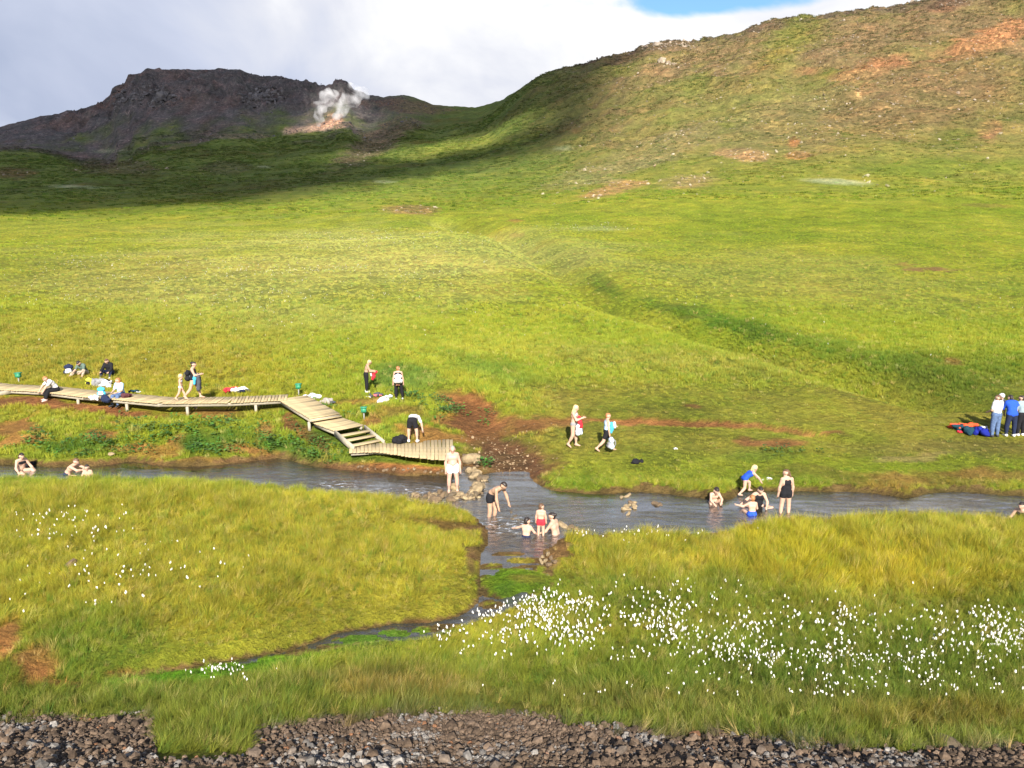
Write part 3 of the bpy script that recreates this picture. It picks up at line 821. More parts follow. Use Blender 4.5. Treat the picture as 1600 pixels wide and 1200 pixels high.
# ------------------------------------------------------------------ surfaces from smooth unions of tapered capsules
def surface_nets(D, org, vox):
    S = D < 0
    nx, ny, nz = D.shape
    acc = np.zeros((nx - 1, ny - 1, nz - 1, 3))
    cnt = np.zeros((nx - 1, ny - 1, nz - 1))

    def sl(o):
        return tuple(slice(o[k], D.shape[k] - 1 + o[k]) for k in range(3))
    for ax in range(3):
        for b in range(2):
            for c in range(2):
                o0 = [0, 0, 0]
                oth = [k for k in range(3) if k != ax]
                o0[oth[0]], o0[oth[1]] = b, c
                o1 = list(o0)
                o1[ax] = 1
                d0, d1 = D[sl(o0)], D[sl(o1)]
                m = (d0 < 0) != (d1 < 0)
                t = np.where(m, d0 / np.where(m, d0 - d1, 1), 0)
                p = np.zeros(acc.shape)
                p[..., ax] = t
                p[..., oth[0]] = b
                p[..., oth[1]] = c
                acc += np.where(m[..., None], p, 0)
                cnt += m
    act = cnt > 0
    ids = np.full(act.shape, -1)
    ids[act] = np.arange(act.sum())
    cell = np.argwhere(act)
    V = (cell + acc[act] / cnt[act][:, None]) * vox + org
    Q = []
    for ax in range(3):
        a = [slice(None)] * 3
        b = [slice(None)] * 3
        a[ax], b[ax] = slice(0, -1), slice(1, None)
        s0, s1 = S[tuple(a)], S[tuple(b)]
        e = np.argwhere(s0 != s1)
        oth = [(ax + 1) % 3, (ax + 2) % 3]
        ok = np.all([(e[:, k] > 0) & (e[:, k] < act.shape[k]) for k in oth], axis=0)
        e = e[ok]
        if not len(e):
            continue
        flip = s0[tuple(e.T)]
        du = np.zeros(3, int)
        dv = np.zeros(3, int)
        du[oth[0]], dv[oth[1]] = 1, 1
        q = np.stack([ids[tuple((e - du - dv).T)], ids[tuple((e - dv).T)], ids[tuple(e.T)], ids[tuple((e - du).T)]], 1)
        q[~flip] = q[~flip][:, ::-1]
        Q.append(q)
    Q = np.concatenate(Q)
    return V, Q[(Q >= 0).all(1)]


def capsules(prims, k, vox, noise=0, nscale=.2, seed=0):
    """prims: (a, b, ra, rb); returns verts, quads"""
    A = np.array([p[0] for p in prims], float)
    B = np.array([p[1] for p in prims], float)
    RA = np.array([p[2] for p in prims], float)
    RB = np.array([p[3] for p in prims], float)
    R = np.maximum(RA, RB)[:, None] + vox * 3 + noise
    lo = np.minimum(A - R, B - R).min(0)
    hi = np.maximum(A + R, B + R).max(0)
    n = np.ceil((hi - lo) / vox).astype(int) + 1
    D = np.full(n, max(.3, noise * 5))
    ax = [lo[i] + vox * np.arange(n[i]) for i in range(3)]
    for a, b, ra, rb in zip(A, B, RA, RB):
        r = max(ra, rb) + 3 * k + 2 * vox
        s, sub = [], []
        for i in range(3):
            i0 = max(0, int((min(a[i], b[i]) - r - lo[i]) / vox))
            i1 = min(n[i], int((max(a[i], b[i]) + r - lo[i]) / vox) + 2)
            s.append(slice(i0, i1))
            sub.append(ax[i][i0:i1])
        X, Y, Z = np.meshgrid(*sub, indexing='ij')
        d = b - a
        L2 = float(d @ d) + 1e-12
        t = np.clip(((X - a[0]) * d[0] + (Y - a[1]) * d[1] + (Z - a[2]) * d[2]) / L2, 0, 1)
        q = np.sqrt((X - a[0] - t * d[0]) ** 2 + (Y - a[1] - t * d[1]) ** 2 + (Z - a[2] - t * d[2]) ** 2) - (ra + (rb - ra) * t)
        cur = D[tuple(s)]
        h = np.maximum(k - np.abs(cur - q), 0) / k
        D[tuple(s)] = np.minimum(cur, q) - h * h * k * .25
    if noise:
        X, Y, Z = np.meshgrid(*ax, indexing='ij')
        D += noise * (perlin(X / nscale + Z * 1.3 / nscale, Y / nscale - Z * .7 / nscale, seed) + .5 * perlin(X * 2.1 / nscale, (Y + Z) * 2.1 / nscale, seed + 5))
    return surface_nets(D, lo, vox)


def blob(name, prims, k, vox, m, parent=None, noise=0, nscale=.2, seed=0, smooth=True):
    V, Q = capsules(prims, k, vox, noise, nscale, seed)
    return link(name, mesh_np(name, V, Q), m, parent, smooth)


# ------------------------------------------------------------------ a cloud high behind the camera that shades the left mountain
def build_cloud():
    alt = 1700.0

    def lift(p):
        t = (alt - p[2]) / SUN_V[2]
        return (p[0] + SUN_V[0] * t, p[1] + SUN_V[1] * t)
    low = [(-260, 348), (-100, 340), (0, 336), (150, 333), (300, 330), (352, 325), (420, 312), (475, 301), (525, 292), (600, 280), (700, 262), (800, 247), (850, 236),
           (885, 215), (915, 186), (945, 150), (968, 118)]
    pts = [hit(u, v) for u, v in low]
    for u, yy in ((985, 610), (990, 800), (900, 900), (500, 1000), (0, 1000), (-260, 1000)):
        az = (u - 800) / FPX / 1.05
        pts.append((az * yy, yy, gz(az * yy, min(yy, 760))))
    P = [lift(p) for p in pts]
    hole = [(520, 248), (590, 240), (660, 229), (740, 213), (800, 198), (830, 186), (838, 194), (800, 217), (740, 230), (680, 240), (600, 250)]
    Hh = [lift(hit(u, v)) for u, v in hole]
    sun_gap = [lift(hit(u, v)) for u, v in ((470, 208), (468, 192), (500, 165), (520, 142), (575, 157), (585, 185), (545, 205))]  # extra opening added to the cloud so sunlight reaches the steam
    A = np.array(P)
    vox = 9.0
    lo = np.array([A[:, 0].min() - 60, A[:, 1].min() - 60, alt - 60])
    hi = np.array([A[:, 0].max() + 60, A[:, 1].max() + 60, alt + 130])
    n = np.ceil((hi - lo) / vox).astype(int)
    ax = [lo[i] + vox * np.arange(n[i]) for i in range(3)]
    X, Y = np.meshgrid(ax[0], ax[1], indexing='ij')
    sd = sdist(X, Y, P)
    sd = np.maximum(np.maximum(sd, 4 - sdist(X, Y, Hh)), -4 - sdist(X, Y, sun_gap)) + fbm(X, Y, 75, 4, 201) * 40
    thick = np.sqrt(np.clip(-sd, 0, 90) * 22) * (1 + .5 * fbm(X, Y, 70, 3, 205))
    Z = ax[2][None, None, :] - alt
    up = np.maximum(thick, 0)[..., None]
    D = np.where(Z > 0, Z - up, -Z - up * .3)
    D = np.where(sd[..., None] > 0, np.maximum(D, sd[..., None]), D)
    V, Q = surface_nets(D, lo, vox)
    m = bpy.data.materials.new('cloud_white')
    m.use_nodes = True
    nt = m.node_tree
    b = nt.nodes['Principled BSDF']
    b.inputs['Base Color'].default_value = (.85, .86, .88, 1)
    b.inputs['Roughness'].default_value = 1
    b.inputs['Specular IOR Level'].default_value = 0
    tr = nd(nt, 'ShaderNodeBsdfTransparent')
    mx = nd(nt, 'ShaderNodeMixShader')
    mx.inputs[0].default_value = .36
    nt.links.new(b.outputs[0], mx.inputs[1])
    nt.links.new(tr.outputs[0], mx.inputs[2])
    nt.links.new(mx.outputs[0], nt.nodes['Material Output'].inputs['Surface'])
    o = link('cloud', mesh_np('cloud', V, Q), m, smooth=True)
    tag(o, kind='structure')


build_cloud()


# ------------------------------------------------------------------ scattering
def instancer_mat(name, attr='tint', trans=.3, rough=.6, spec=.2, noise=None, tipcol=None):
    m = bpy.data.materials.new(name)
    m.use_nodes = True
    nt = m.node_tree
    L = nt.links.new
    b = nt.nodes['Principled BSDF']
    b.inputs['Roughness'].default_value = rough
    b.inputs['Specular IOR Level'].default_value = spec
    at = nd(nt, 'ShaderNodeAttribute', attribute_name=attr, attribute_type='INSTANCER')
    c = at.outputs['Color']
    if noise:
        tc = nt.nodes.new('ShaderNodeTexCoord')
        n = nd(nt, 'ShaderNodeTexNoise', i_Scale=noise, i_Detail=5, i_Roughness=.7)
        L(tc.outputs['Object'], n.inputs['Vector'])
        mx = nd(nt, 'ShaderNodeMix', data_type='RGBA', blend_type='MULTIPLY')
        mx.inputs[0].default_value = 1
        L(c, mx.inputs[6])
        L(ramp(nt, n.outputs[0], [(.3, (.5, .5, .5)), (.7, (1.5, 1.5, 1.5))]), mx.inputs[7])
        c = mx.outputs[2]
    L(c, b.inputs['Base Color'])
    if trans:
        t = nt.nodes.new('ShaderNodeBsdfTranslucent')
        L(c, t.inputs['Color'])
        mx = nd(nt, 'ShaderNodeMixShader')
        mx.inputs[0].default_value = trans
        L(b.outputs[0], mx.inputs[1])
        L(t.outputs[0], mx.inputs[2])
        L(mx.outputs[0], nt.nodes['Material Output'].inputs['Surface'])
    return m


def tuft_mesh(name, nb, spread, h, w, lean, seed):
    r = random.Random(seed)
    V, Q, T = [], [], []
    for i in range(nb):
        a = r.uniform(0, 2 * math.pi)
        d = spread * math.sqrt(r.random())
        bx, by = d * math.cos(a), d * math.sin(a)
        hh = h * r.uniform(.55, 1.1)
        th = r.uniform(0, 2 * math.pi)
        ln = hh * r.uniform(.15, 1) * lean
        la = a + r.uniform(-1, 1)
        dx, dy = ln * math.cos(la), ln * math.sin(la)
        wx, wy = w * r.uniform(.6, 1.2) * math.cos(th) * .5, w * math.sin(th) * .5
        k = len(V)
        V += [(bx - wx, by - wy, -.03), (bx + wx, by + wy, -.03),
              (bx + dx * .35 - wx * .8, by + dy * .35 - wy * .8, hh * .6), (bx + dx * .35 + wx * .8, by + dy * .35 + wy * .8, hh * .6),
              (bx + dx, by + dy, hh)]
        Q.append((k, k + 1, k + 3, k + 2))
        T.append((k + 2, k + 3, k + 4))
    return mesh_np(name, V, Q, T)


def rock_mesh(name, seed, sub=1, flat=.7, rough=.28):
    import bmesh
    bm = bmesh.new()
    bmesh.ops.create_icosphere(bm, subdivisions=sub, radius=.5)
    r = random.Random(seed)
    dirs = [Vector((r.gauss(0, 1), r.gauss(0, 1), r.gauss(0, 1))).normalized() for _ in range(7)]
    offs = [r.uniform(.26, .42) for _ in dirs]
    sc = Vector((r.uniform(.8, 1.25), r.uniform(.7, 1.1), flat * r.uniform(.8, 1.2)))
    for v in bm.verts:
        p = v.co.copy()
        for d, o in zip(dirs, offs):
            e = p.dot(d) - o
            if e > 0:
                p -= d * e * .9
        p *= 1 + r.uniform(-rough, rough) * .35
        v.co = Vector((p.x * sc.x, p.y * sc.y, p.z * sc.z))
    me = bpy.data.meshes.new(name)
    bm.to_mesh(me)
    bm.free()
    return me


def scatter(name, P, tint, scl, rot, vid, meshes, material, kind='stuff'):
    me = bpy.data.meshes.new(name)
    n = len(P)
    me.vertices.add(n)
    me.vertices.foreach_set('co', np.asarray(P, np.float32).ravel())
    for nm, typ, dat, key in (('scl', 'FLOAT_VECTOR', scl, 'vector'), ('rot', 'FLOAT_VECTOR', rot, 'vector')):
        a = me.attributes.new(nm, typ, 'POINT')
        a.data.foreach_set(key, np.asarray(dat, np.float32).ravel())
    a = me.attributes.new('vid', 'INT', 'POINT')
    a.data.foreach_set('value', np.asarray(vid, np.int32))
    vcol(me, 'tint', tint)
    src = bpy.data.collections.new(name + '_source')
    for i, sm in enumerate(meshes):
        if not sm.materials:
            sm.materials.append(material)
        so_ = bpy.data.objects.new('%s_piece_%02d' % (name, i), sm)
        src.objects.link(so_)
    ng = bpy.data.node_groups.new(name + '_scatter', 'GeometryNodeTree')
    ng.interface.new_socket('Geometry', in_out='INPUT', socket_type='NodeSocketGeometry')
    ng.interface.new_socket('Geometry', in_out='OUTPUT', socket_type='NodeSocketGeometry')
    gi, go = ng.nodes.new('NodeGroupInput'), ng.nodes.new('NodeGroupOutput')
    ip = ng.nodes.new('GeometryNodeInstanceOnPoints')
    ci = ng.nodes.new('GeometryNodeCollectionInfo')
    ci.inputs['Collection'].default_value = src
    ci.inputs['Separate Children'].default_value = True
    ci.inputs['Reset Children'].default_value = True

    def named(nm, typ):
        q = ng.nodes.new('GeometryNodeInputNamedAttribute')
        q.data_type = typ
        q.inputs['Name'].default_value = nm
        return q.outputs[0]
    L = ng.links.new
    er = ng.nodes.new('FunctionNodeEulerToRotation')
    L(gi.outputs[0], ip.inputs['Points'])
    L(ci.outputs[0], ip.inputs['Instance'])
    ip.inputs['Pick Instance'].default_value = True
    L(named('vid', 'INT'), ip.inputs['Instance Index'])
    L(named('rot', 'FLOAT_VECTOR'), er.inputs[0])
    L(er.outputs[0], ip.inputs['Rotation'])
    L(named('scl', 'FLOAT_VECTOR'), ip.inputs['Scale'])
    L(ip.outputs[0], go.inputs[0])
    o = link(name, me)
    md = o.modifiers.new('scatter', 'NODES')
    md.node_group = ng
    return tag(o, kind=kind)


def sample(n, y0, y1, pw=1.0, marg=3.0):
    """n points over the visible wedge between y0 and y1"""
    t = RNG.random(n)
    y = (y0 ** (pw + 1) + t * (y1 ** (pw + 1) - y0 ** (pw + 1))) ** (1 / (pw + 1))
    x = RNG.uniform(-1, 1, n) * (.74 * y + marg)
    z = terrain(x, y)
    c, dirt, stony, lush, gr, u, v = ground_colour(x, y, z)
    return x, y, z, c, dirt, stony, lush, gr, u, v


BOARD_FOOT = []      # outlines under which no grass stands, filled below

BW_C = [(-60, 596), (0, 604.5), (75, 608), (145, 616), (260, 626), (360, 625), (448, 621)]
BOARD_Z = 1.55


def grass_layer(name, n, y0, y1, hgt, meshes, material, pw, mark):
    x, y, z, c, dirt, stony, lush, gr, u, v = sample(n, y0, y1, pw)
    dens = fbm(x, y, 2.2, 3, 301)
    keep = (RNG.random(n) > dirt * 1.25) & (RNG.random(n) > gr * 1.15 + .0) & (z > np.where(lush > .5, .012, .03))
    keep &= (RNG.random(n) < .75 + dens * .6)
    if mark == 'far':
        keep &= RNG.random(n) > sstep(85, 255, y)
        keep &= RNG.random(n) < sstep(42, 60, y)
    if mark == 'mid':
        keep &= RNG.random(n) > sstep(46, 66, y) * .95
    tramp = sstep(25.8, 27.2, y) * sstep(40, 36, y) * sstep(820, 900, u)
    keep &= RNG.random(n) > tramp * .35
    for poly in BOARD_FOOT:
        keep &= sdist(x, y, poly) > .08
    x, y, z, c, u, v, lush, dens, tramp, dirt = [q[keep] for q in (x, y, z, c, u, v, lush, dens, tramp, dirt)]
    k = len(x)
    s = hgt * RNG.uniform(.6, 1.3, k) * (1 + .5 * dens + .5 * fbm(x, y, .9, 2, 317))
    if mark == 'near':
        tall = np.exp(-((u - 1330) / 330) ** 2 - ((v - 845) / 55) ** 2) + .7 * np.exp(-((u - 200) / 260) ** 2 - ((v - 775) / 25) ** 2)
        s *= (1 + .75 * np.clip(tall, 0, 1))
        mats_ = (lush > .55) & (v > 880) & (u < 870)
        s = np.where(mats_, s * .3, s)
        sdw = sdist(x, y, WATER)
        s *= .35 + .65 * np.where(y < 20, sstep(.1, 1.6, sdw), sstep(-.1, .35, sdw))
        wetedge = np.exp(-((u - 705) / 50) ** 2 - ((v - 822) / 22) ** 2)
        s *= 1 - .6 * wetedge
    s *= 1 - .72 * tramp
    s *= 1 - .5 * dirt
    lum = RNG.uniform(.7, 1.35, k)[:, None] * (1 + .38 * fbm(x, y, .8, 3, 311)[:, None])
    shift = RNG.normal(0, .08, k)[:, None] * np.array([[1, .1, 0]])
    if mark != 'near':
        lum = .7 + .3 * lum if mark == 'far' else .5 + .5 * lum
    pick = RNG.random(k)
    dk = (pick < (.16 if mark == 'near' else .07))[:, None]
    st = (pick > (.90 if mark == 'near' else .96))[:, None]
    tc_ = np.where(dk, c * np.array([[.55, .78, .8]]), np.where(st, c * .55 + np.array([[.20, .15, .06]]), c))
    tint = np.clip(tc_ * lum * (1 + shift) * (1.30 if mark == 'far' else 1.24), .003, .8)
    scl = np.stack([s * RNG.uniform(.8, 1.2, k) * .5 + hgt * .5, s * .5 + hgt * .5, s], 1)
    wind = .18
    ly = fbm(x, y, 1.7, 2, 321) * (.9 if mark == 'near' else .35)
    lx = fbm(x, y, 1.7, 2, 325) * (.9 if mark == 'near' else .35)
    az_ = RNG.uniform(-3.14, 3.14, k)
    # lean applied after the spin: an XYZ euler turns about z last, so turn the lean back by the spin
    a1 = lx + RNG.normal(0, .12, k)
    a2 = ly + wind * (y < 28) + RNG.normal(0, .12, k)
    rot = np.stack([a1 * np.cos(az_) + a2 * np.sin(az_), -a1 * np.sin(az_) + a2 * np.cos(az_), az_], 1)
    scatter(name, np.stack([x, y, z], 1), tint, scl, rot, RNG.integers(0, len(meshes), k), meshes, material)
    return x, y, z


def build_grass():
    gm = instancer_mat('grass_blades', trans=.32)
    near = [tuft_mesh('near_tuft', 28, .22, 1.0, .016, .8, 500 + i) for i in range(4)] + [tuft_mesh('near_tuft', 18, .12, 1.25, .026, .9, 510), tuft_mesh('near_tuft', 40, .26, .75, .012, 1.1, 511)]
    mid = [tuft_mesh('mid_tuft', 30, .6, 1.0, .06, .8, 520 + i) for i in range(5)]
    far = [tuft_mesh('far_tuft', 26, .8, .75, .10, .8, 540 + i) for i in range(4)]
    grass_layer('long_grass', 115000, 9.2, 27.6, .21, near, gm, 1.0, 'near')
    grass_layer('bank_grass', 100000, 27.2, 66, .20, mid, gm, 1.0, 'mid')
    grass_layer('meadow_grass', 140000, 42, 260, .19, far, gm, .35, 'far')

    # tussocks and low scrub that roughen the far slopes
    x, y, z, c, dirt, stony, lush, gr, u, v = sample(110000, 180, 620, .75)
    az = x / y
    pr = np.clip(.45 + fbm(x, y, 30, 3, 371) * 1.4, 0.05, 1) * (1 - dirt * .8)
    keep = (RNG.random(len(x)) < pr) & (c[:, 1] > .06)
    x, y, z, c = x[keep], y[keep], z[keep], c[keep]
    k = len(x)
    s = RNG.uniform(.35, 1.0, k) * (.45 + y / 560)
    f = RNG.uniform(.45, 1.25, k)[:, None] * np.where((RNG.random(k) < .4)[:, None], np.array([[.62, .85, .7]]), 1.0)
    tus = [tuft_mesh('tussock', 30, 1.0, .42, .22, .8, 560 + i) for i in range(4)]
    scatter('hill_tussocks', np.stack([x, y, z], 1), np.clip(c * f * 1.15, .003, .6), s[:, None] * RNG.uniform(.7, 1.3, (k, 3)), np.stack([0 * x, 0 * x, RNG.uniform(-3, 3, k)], 1), RNG.integers(0, 4, k), tus, gm)


def blot(u, v, spots):
    w = np.zeros(len(u))
    for pu, pv, ru, rv, s in spots:
        w = np.maximum(w, s * np.exp(-((u - pu) / ru) ** 2 - ((v - pv) / rv) ** 2))
    return w


def head_mesh(name, seed, r0, stem, nh=1):
    import bmesh
    r = random.Random(seed)
    bm = bmesh.new()
    for h in range(nh):
        b2 = bmesh.new()
        bmesh.ops.create_icosphere(b2, subdivisions=1, radius=r0)
        cx, cy, cz = r.gauss(0, r0 * .8) * (nh > 1), r.gauss(0, r0 * .8) * (nh > 1), stem + r.gauss(0, r0) * (nh > 1)
        for v in b2.verts:
            k = r.uniform(.5, 1.35)
            dr = max(0, -v.co.z)
            v.co = Vector((v.co.x * k * .8 + cx + .7 * dr, v.co.y * k * .8 + cy, v.co.z * k * 1.6 + cz))
        t = bpy.data.meshes.new('t')
        b2.to_mesh(t)
        b2.free()
        bm.from_mesh(t)
        bpy.data.meshes.remove(t)
    me = bpy.data.meshes.new(name)
    bm.to_mesh(me)
    bm.free()
    return me


def stem_mesh(name, h, r0=.004):
    V, Q = [], []
    for k in range(4):
        t = k / 3
        for a in range(3):
            V.append((r0 * math.cos(a * 2.1) + .04 * h * t * t, r0 * math.sin(a * 2.1), t * h - .02))
    for k in range(3):
        for a in range(3):
            Q.append((k * 3 + a, k * 3 + (a + 1) % 3, k * 3 + 3 + (a + 1) % 3, k * 3 + 3 + a))
    return mesh_np(name, V, Q)


def build_flowers():
    cot = mat('cotton_white', (.62, .61, .57), rough=1, spec=0, var=.05)
    stm = mat('flower_stem', (.12, .15, .03), rough=.8, spec=.1)
    spots = [(850, 975, 70, 28, 1.0), (905, 1000, 60, 22, .9), (780, 985, 60, 26, .55), (700, 1005, 30, 20, .25), (1030, 985, 80, 28, .6), (1070, 1005, 60, 26, .7), (1160, 1020, 90, 35, .6),
             (1210, 1060, 90, 30, .6), (1300, 1060, 90, 40, .42), (1400, 1050, 100, 40, .36), (1340, 1100, 100, 22, .34), (1480, 1010, 90, 34, .42), (1560, 1015, 60, 34, .75), (1545, 1060, 60, 50, .22),
             (1310, 990, 60, 22, .3), (1000, 955, 120, 24, .2), (900, 1040, 160, 25, .13), (1150, 985, 200, 26, .25), (1420, 1015, 60, 20, .35), (350, 1072, 34, 14, .4),
             (180, 910, 100, 22, .11), (160, 935, 110, 26, .07), (70, 822, 90, 10, .18), (110, 850, 80, 10, .14), (250, 900, 100, 30, .08), (1010, 850, 80, 12, .12), (1150, 1115, 250, 20, .07), (930, 850, 50, 15, .12), (700, 930, 20, 10, .02)]
    n = 60000
    x, y, z, c, dirt, stony, lush, gr, u, v = sample(n, 11.4, 25.5, 1.0, 1.0)
    w = blot(u, v + 8, spots) * (.35 + 1.1 * np.clip(.5 + fbm(x, y, 1.1, 3, 331) * 1.9, 0, 1)) * .75
    keep = (RNG.random(n) < w) & (z > .1) & (gr < .4) & (dirt < .5)
    x, y, z, u, v = [q[keep] for q in (x, y, z, u, v)]
    vis = (u > -20) & (u < 1620) & (v < 1210)
    order = np.argsort(np.where(vis, y, 1e6))
    heads = [head_mesh('flower_head', 700 + i, .034, 0, 1 + i % 2) for i in range(4)]
    stems = [stem_mesh('stem', .30 + .06 * i) for i in range(3)]
    for me in heads:
        me.materials.append(cot)
    for me in stems:
        me.materials.append(stm)
    big = order[:300]
    for i in big:
        s = bpy.data.objects.new('cotton_flower', stems[int(RNG.integers(3))])
        COL.objects.link(s)
        hh = max(p.co.z for p in s.data.vertices)
        s.location = (x[i], y[i], z[i])
        s.rotation_euler = (RNG.normal(0, .1), RNG.normal(.1, .1), RNG.uniform(0, 6.28))
        tag(s, 'white cotton grass flower head on a thin green stem in the near foreground grass', 'flower', 'cotton grass flowers in the foreground')
        h = bpy.data.objects.new('flower_head', heads[int(RNG.integers(4))])
        COL.objects.link(h)
        h.parent = s
        h.location = (.04 * hh, 0, hh + .01)
        k = float(RNG.uniform(.27, .60))
        h.scale = (k, k, k)
    rest = order[300:]
    k = len(rest)
    whole = [head_mesh('far_flower', 720 + i, .034, .30 + .05 * i, 1 + i % 2) for i in range(4)]
    sc = RNG.uniform(.40, .64, k)[:, None] * np.ones((1, 3))
    rot = np.stack([RNG.normal(0, .12, k), RNG.normal(.1, .1, k), RNG.uniform(-3, 3, k)], 1)
    scatter('cotton_grass_field', np.stack([x, y, z], 1)[rest], np.ones((k, 3)) * .8, sc, rot, RNG.integers(0, 4, k), whole, cot)
    # pale specks over the far meadow
    spots2 = [(240, 435, 240, 26, .8), (380, 455, 150, 24, .9), (120, 420, 160, 22, .5), (420, 470, 200, 36, .55), (540, 500, 200, 40, .35), (150, 480, 200, 50, .35), (620, 440, 120, 40, .3), (480, 425, 200, 12, .8),
              (250, 520, 300, 40, .16), (900, 480, 300, 60, .07), (1300, 520, 300, 60, .07), (600, 378, 150, 14, .5), (930, 358, 60, 8, .5), (1230, 500, 120, 20, .12)]
    n = 40000
    x, y, z, c, dirt, stony, lush, gr, u, v = sample(n, 42, 150, .5)
    w = blot(u, v, spots2) * (.1 + 1.3 * np.clip(.3 + fbm(x, y, 9, 4, 341) * 2.2, 0, 1)) * .5
    keep = RNG.random(n) < w
    x, y, z = x[keep], y[keep], z[keep]
    k = len(x)
    sc = (RNG.uniform(.4, .85, k) * (.6 + y / 170))[:, None] * np.ones((1, 3))
    rot = np.stack([0 * x, 0 * x, RNG.uniform(-3, 3, k)], 1)
    whole2 = [head_mesh('meadow_flower', 740 + i, .034, .30, 1 + i % 2) for i in range(3)]
    scatter('meadow_flowers', np.stack([x, y, z], 1), np.ones((k, 3)) * .8, sc, rot, RNG.integers(0, 3, k), whole2, cot)


def build_stones():
    rm = instancer_mat('gravel_stone', trans=0, rough=.9, spec=.15, noise=3.2)
    rocks = [rock_mesh('gravel_stone', 800 + i, 1, .75) for i in range(8)]
    n = 130000
    x, y = RNG.uniform(-11, 11, n), RNG.uniform(8.2, 12.6, n)
    z = terrain(x, y)
    c, dirt, stony, lush, gr, u, v = ground_colour(x, y, z)
    keep = (gr > .45) | ((gr > .05) & (RNG.random(n) < .25))
    x, y, z, u, v = [q[keep] for q in (x, y, z, u, v)]
    k = len(x)
    s = np.clip(RNG.lognormal(math.log(.030), .6, k), .014, .2)
    pale = fbm(x, y, 1.1, 4, 351) + .22 * RNG.normal(size=k) + .30 * np.exp(-((u - 640) / 330) ** 2) * sstep(1130, 1190, v) + .2 * sstep(950, 1200, u) * sstep(1480, 1350, u) - .25 * sstep(1430, 1500, u)
    w = sstep(.22, .62, pale)[:, None]
    brown = np.array([[.088, .062, .043]]) * RNG.uniform(.5, 1.5, k)[:, None]
    rust = (RNG.random(k) < .02)[:, None]
    brown = np.where(rust, np.array([[.17, .085, .045]]), brown)
    tint = brown * (1 - w) + np.array([[.175, .162, .148]]) * RNG.uniform(.45, 1.3, k)[:, None] * w
    rot = RNG.uniform(-3, 3, (k, 3)) * np.array([[.25, .25, 1]])
    scl = s[:, None] * RNG.uniform(.75, 1.3, (k, 3))
    scatter('gravel', np.stack([x, y, z + s * .2], 1), np.clip(tint, .01, .6), scl, rot, RNG.integers(0, 8, k), rocks, rm)
    # scree and outcrop blocks on the far slopes
    rocks2 = [rock_mesh('scree_stone', 830 + i, 1, .8, .4) for i in range(6)]
    n = 170000
    x, y, z, c, dirt, stony, lush, gr, u, v = sample(n, 150, 760, .9)
    pr = stony * .9 * np.clip(.3 + fbm(x, y, 25, 3, 361) * 2.2, 0, 1) + .02 * (x / y > .05)
    crest = blot(u, v, [(1040, 74, 40, 6, .6), (1065, 72, 26, 6, .6), (1045, 98, 22, 7, .7), (1010, 75, 12, 5, .6), (1200, 40, 20, 5, .3), (240, 150, 60, 26, .6), (410, 150, 60, 24, .6), (190, 150, 20, 24, .6)])
    keep = (RNG.random(n) < np.maximum(pr * .55, crest)) & (y > 180)
    x, y, z, c, crest = x[keep], y[keep], z[keep], c[keep], crest[keep]
    k = len(x)
    s = np.clip(RNG.lognormal(math.log(.6), .5, k), .25, 2.6) * (1 + 2.2 * sstep(.25, .6, crest)) * (1 + .5 * (y > 580))
    greyk = RNG.random(k)[:, None]
    tint = c * .35 + (np.array([[.34, .29, .24]]) * (1 - greyk) + np.array([[.11, .085, .07]]) * greyk) * .7
    dark = (y > 590)[:, None] & (x < 0)[:, None]
    tint = np.where(dark, np.array([[.08, .075, .078]]) * (.5 + .9 * greyk), tint)
    scl = s[:, None] * RNG.uniform(.7, 1.3, (k, 3))
    scatter('scree', np.stack([x, y, z], 1), tint, scl, RNG.uniform(-3, 3, (k, 3)) * np.array([[.3, .3, 1]]), RNG.integers(0, 6, k), rocks2, rm)
    # pebbles in the muddy creek mouth
    n = 2600
    x, y = RNG.uniform(-4, 4, n), RNG.uniform(26, 35, n)
    z = terrain(x, y)
    c, dirt, stony, lush, gr, u, v = ground_colour(x, y, z)
    w = blot(u, v, [(785, 715, 45, 26, 1), (800, 728, 40, 14, 1), (745, 760, 20, 18, .7), (735, 690, 20, 16, .4), (850, 668, 60, 8, .1)])
    keep = (RNG.random(n) < w) & (z > -.2)
    x, y, z = x[keep], y[keep], z[keep]
    k = len(x)
    s = np.clip(RNG.lognormal(math.log(.06), .45, k), .03, .16)
    g = RNG.random(k)[:, None]
    tint = np.array([[.13, .08, .045]]) * (1 - g) + np.array([[.30, .22, .13]]) * g
    scatter('pebbles', np.stack([x, y, z + s * .1], 1), tint, s[:, None] * RNG.uniform(.8, 1.3, (k, 3)), RNG.uniform(-3, 3, (k, 3)) * np.array([[.2, .2, 1]]), RNG.integers(0, 6, k), rocks2, rm)


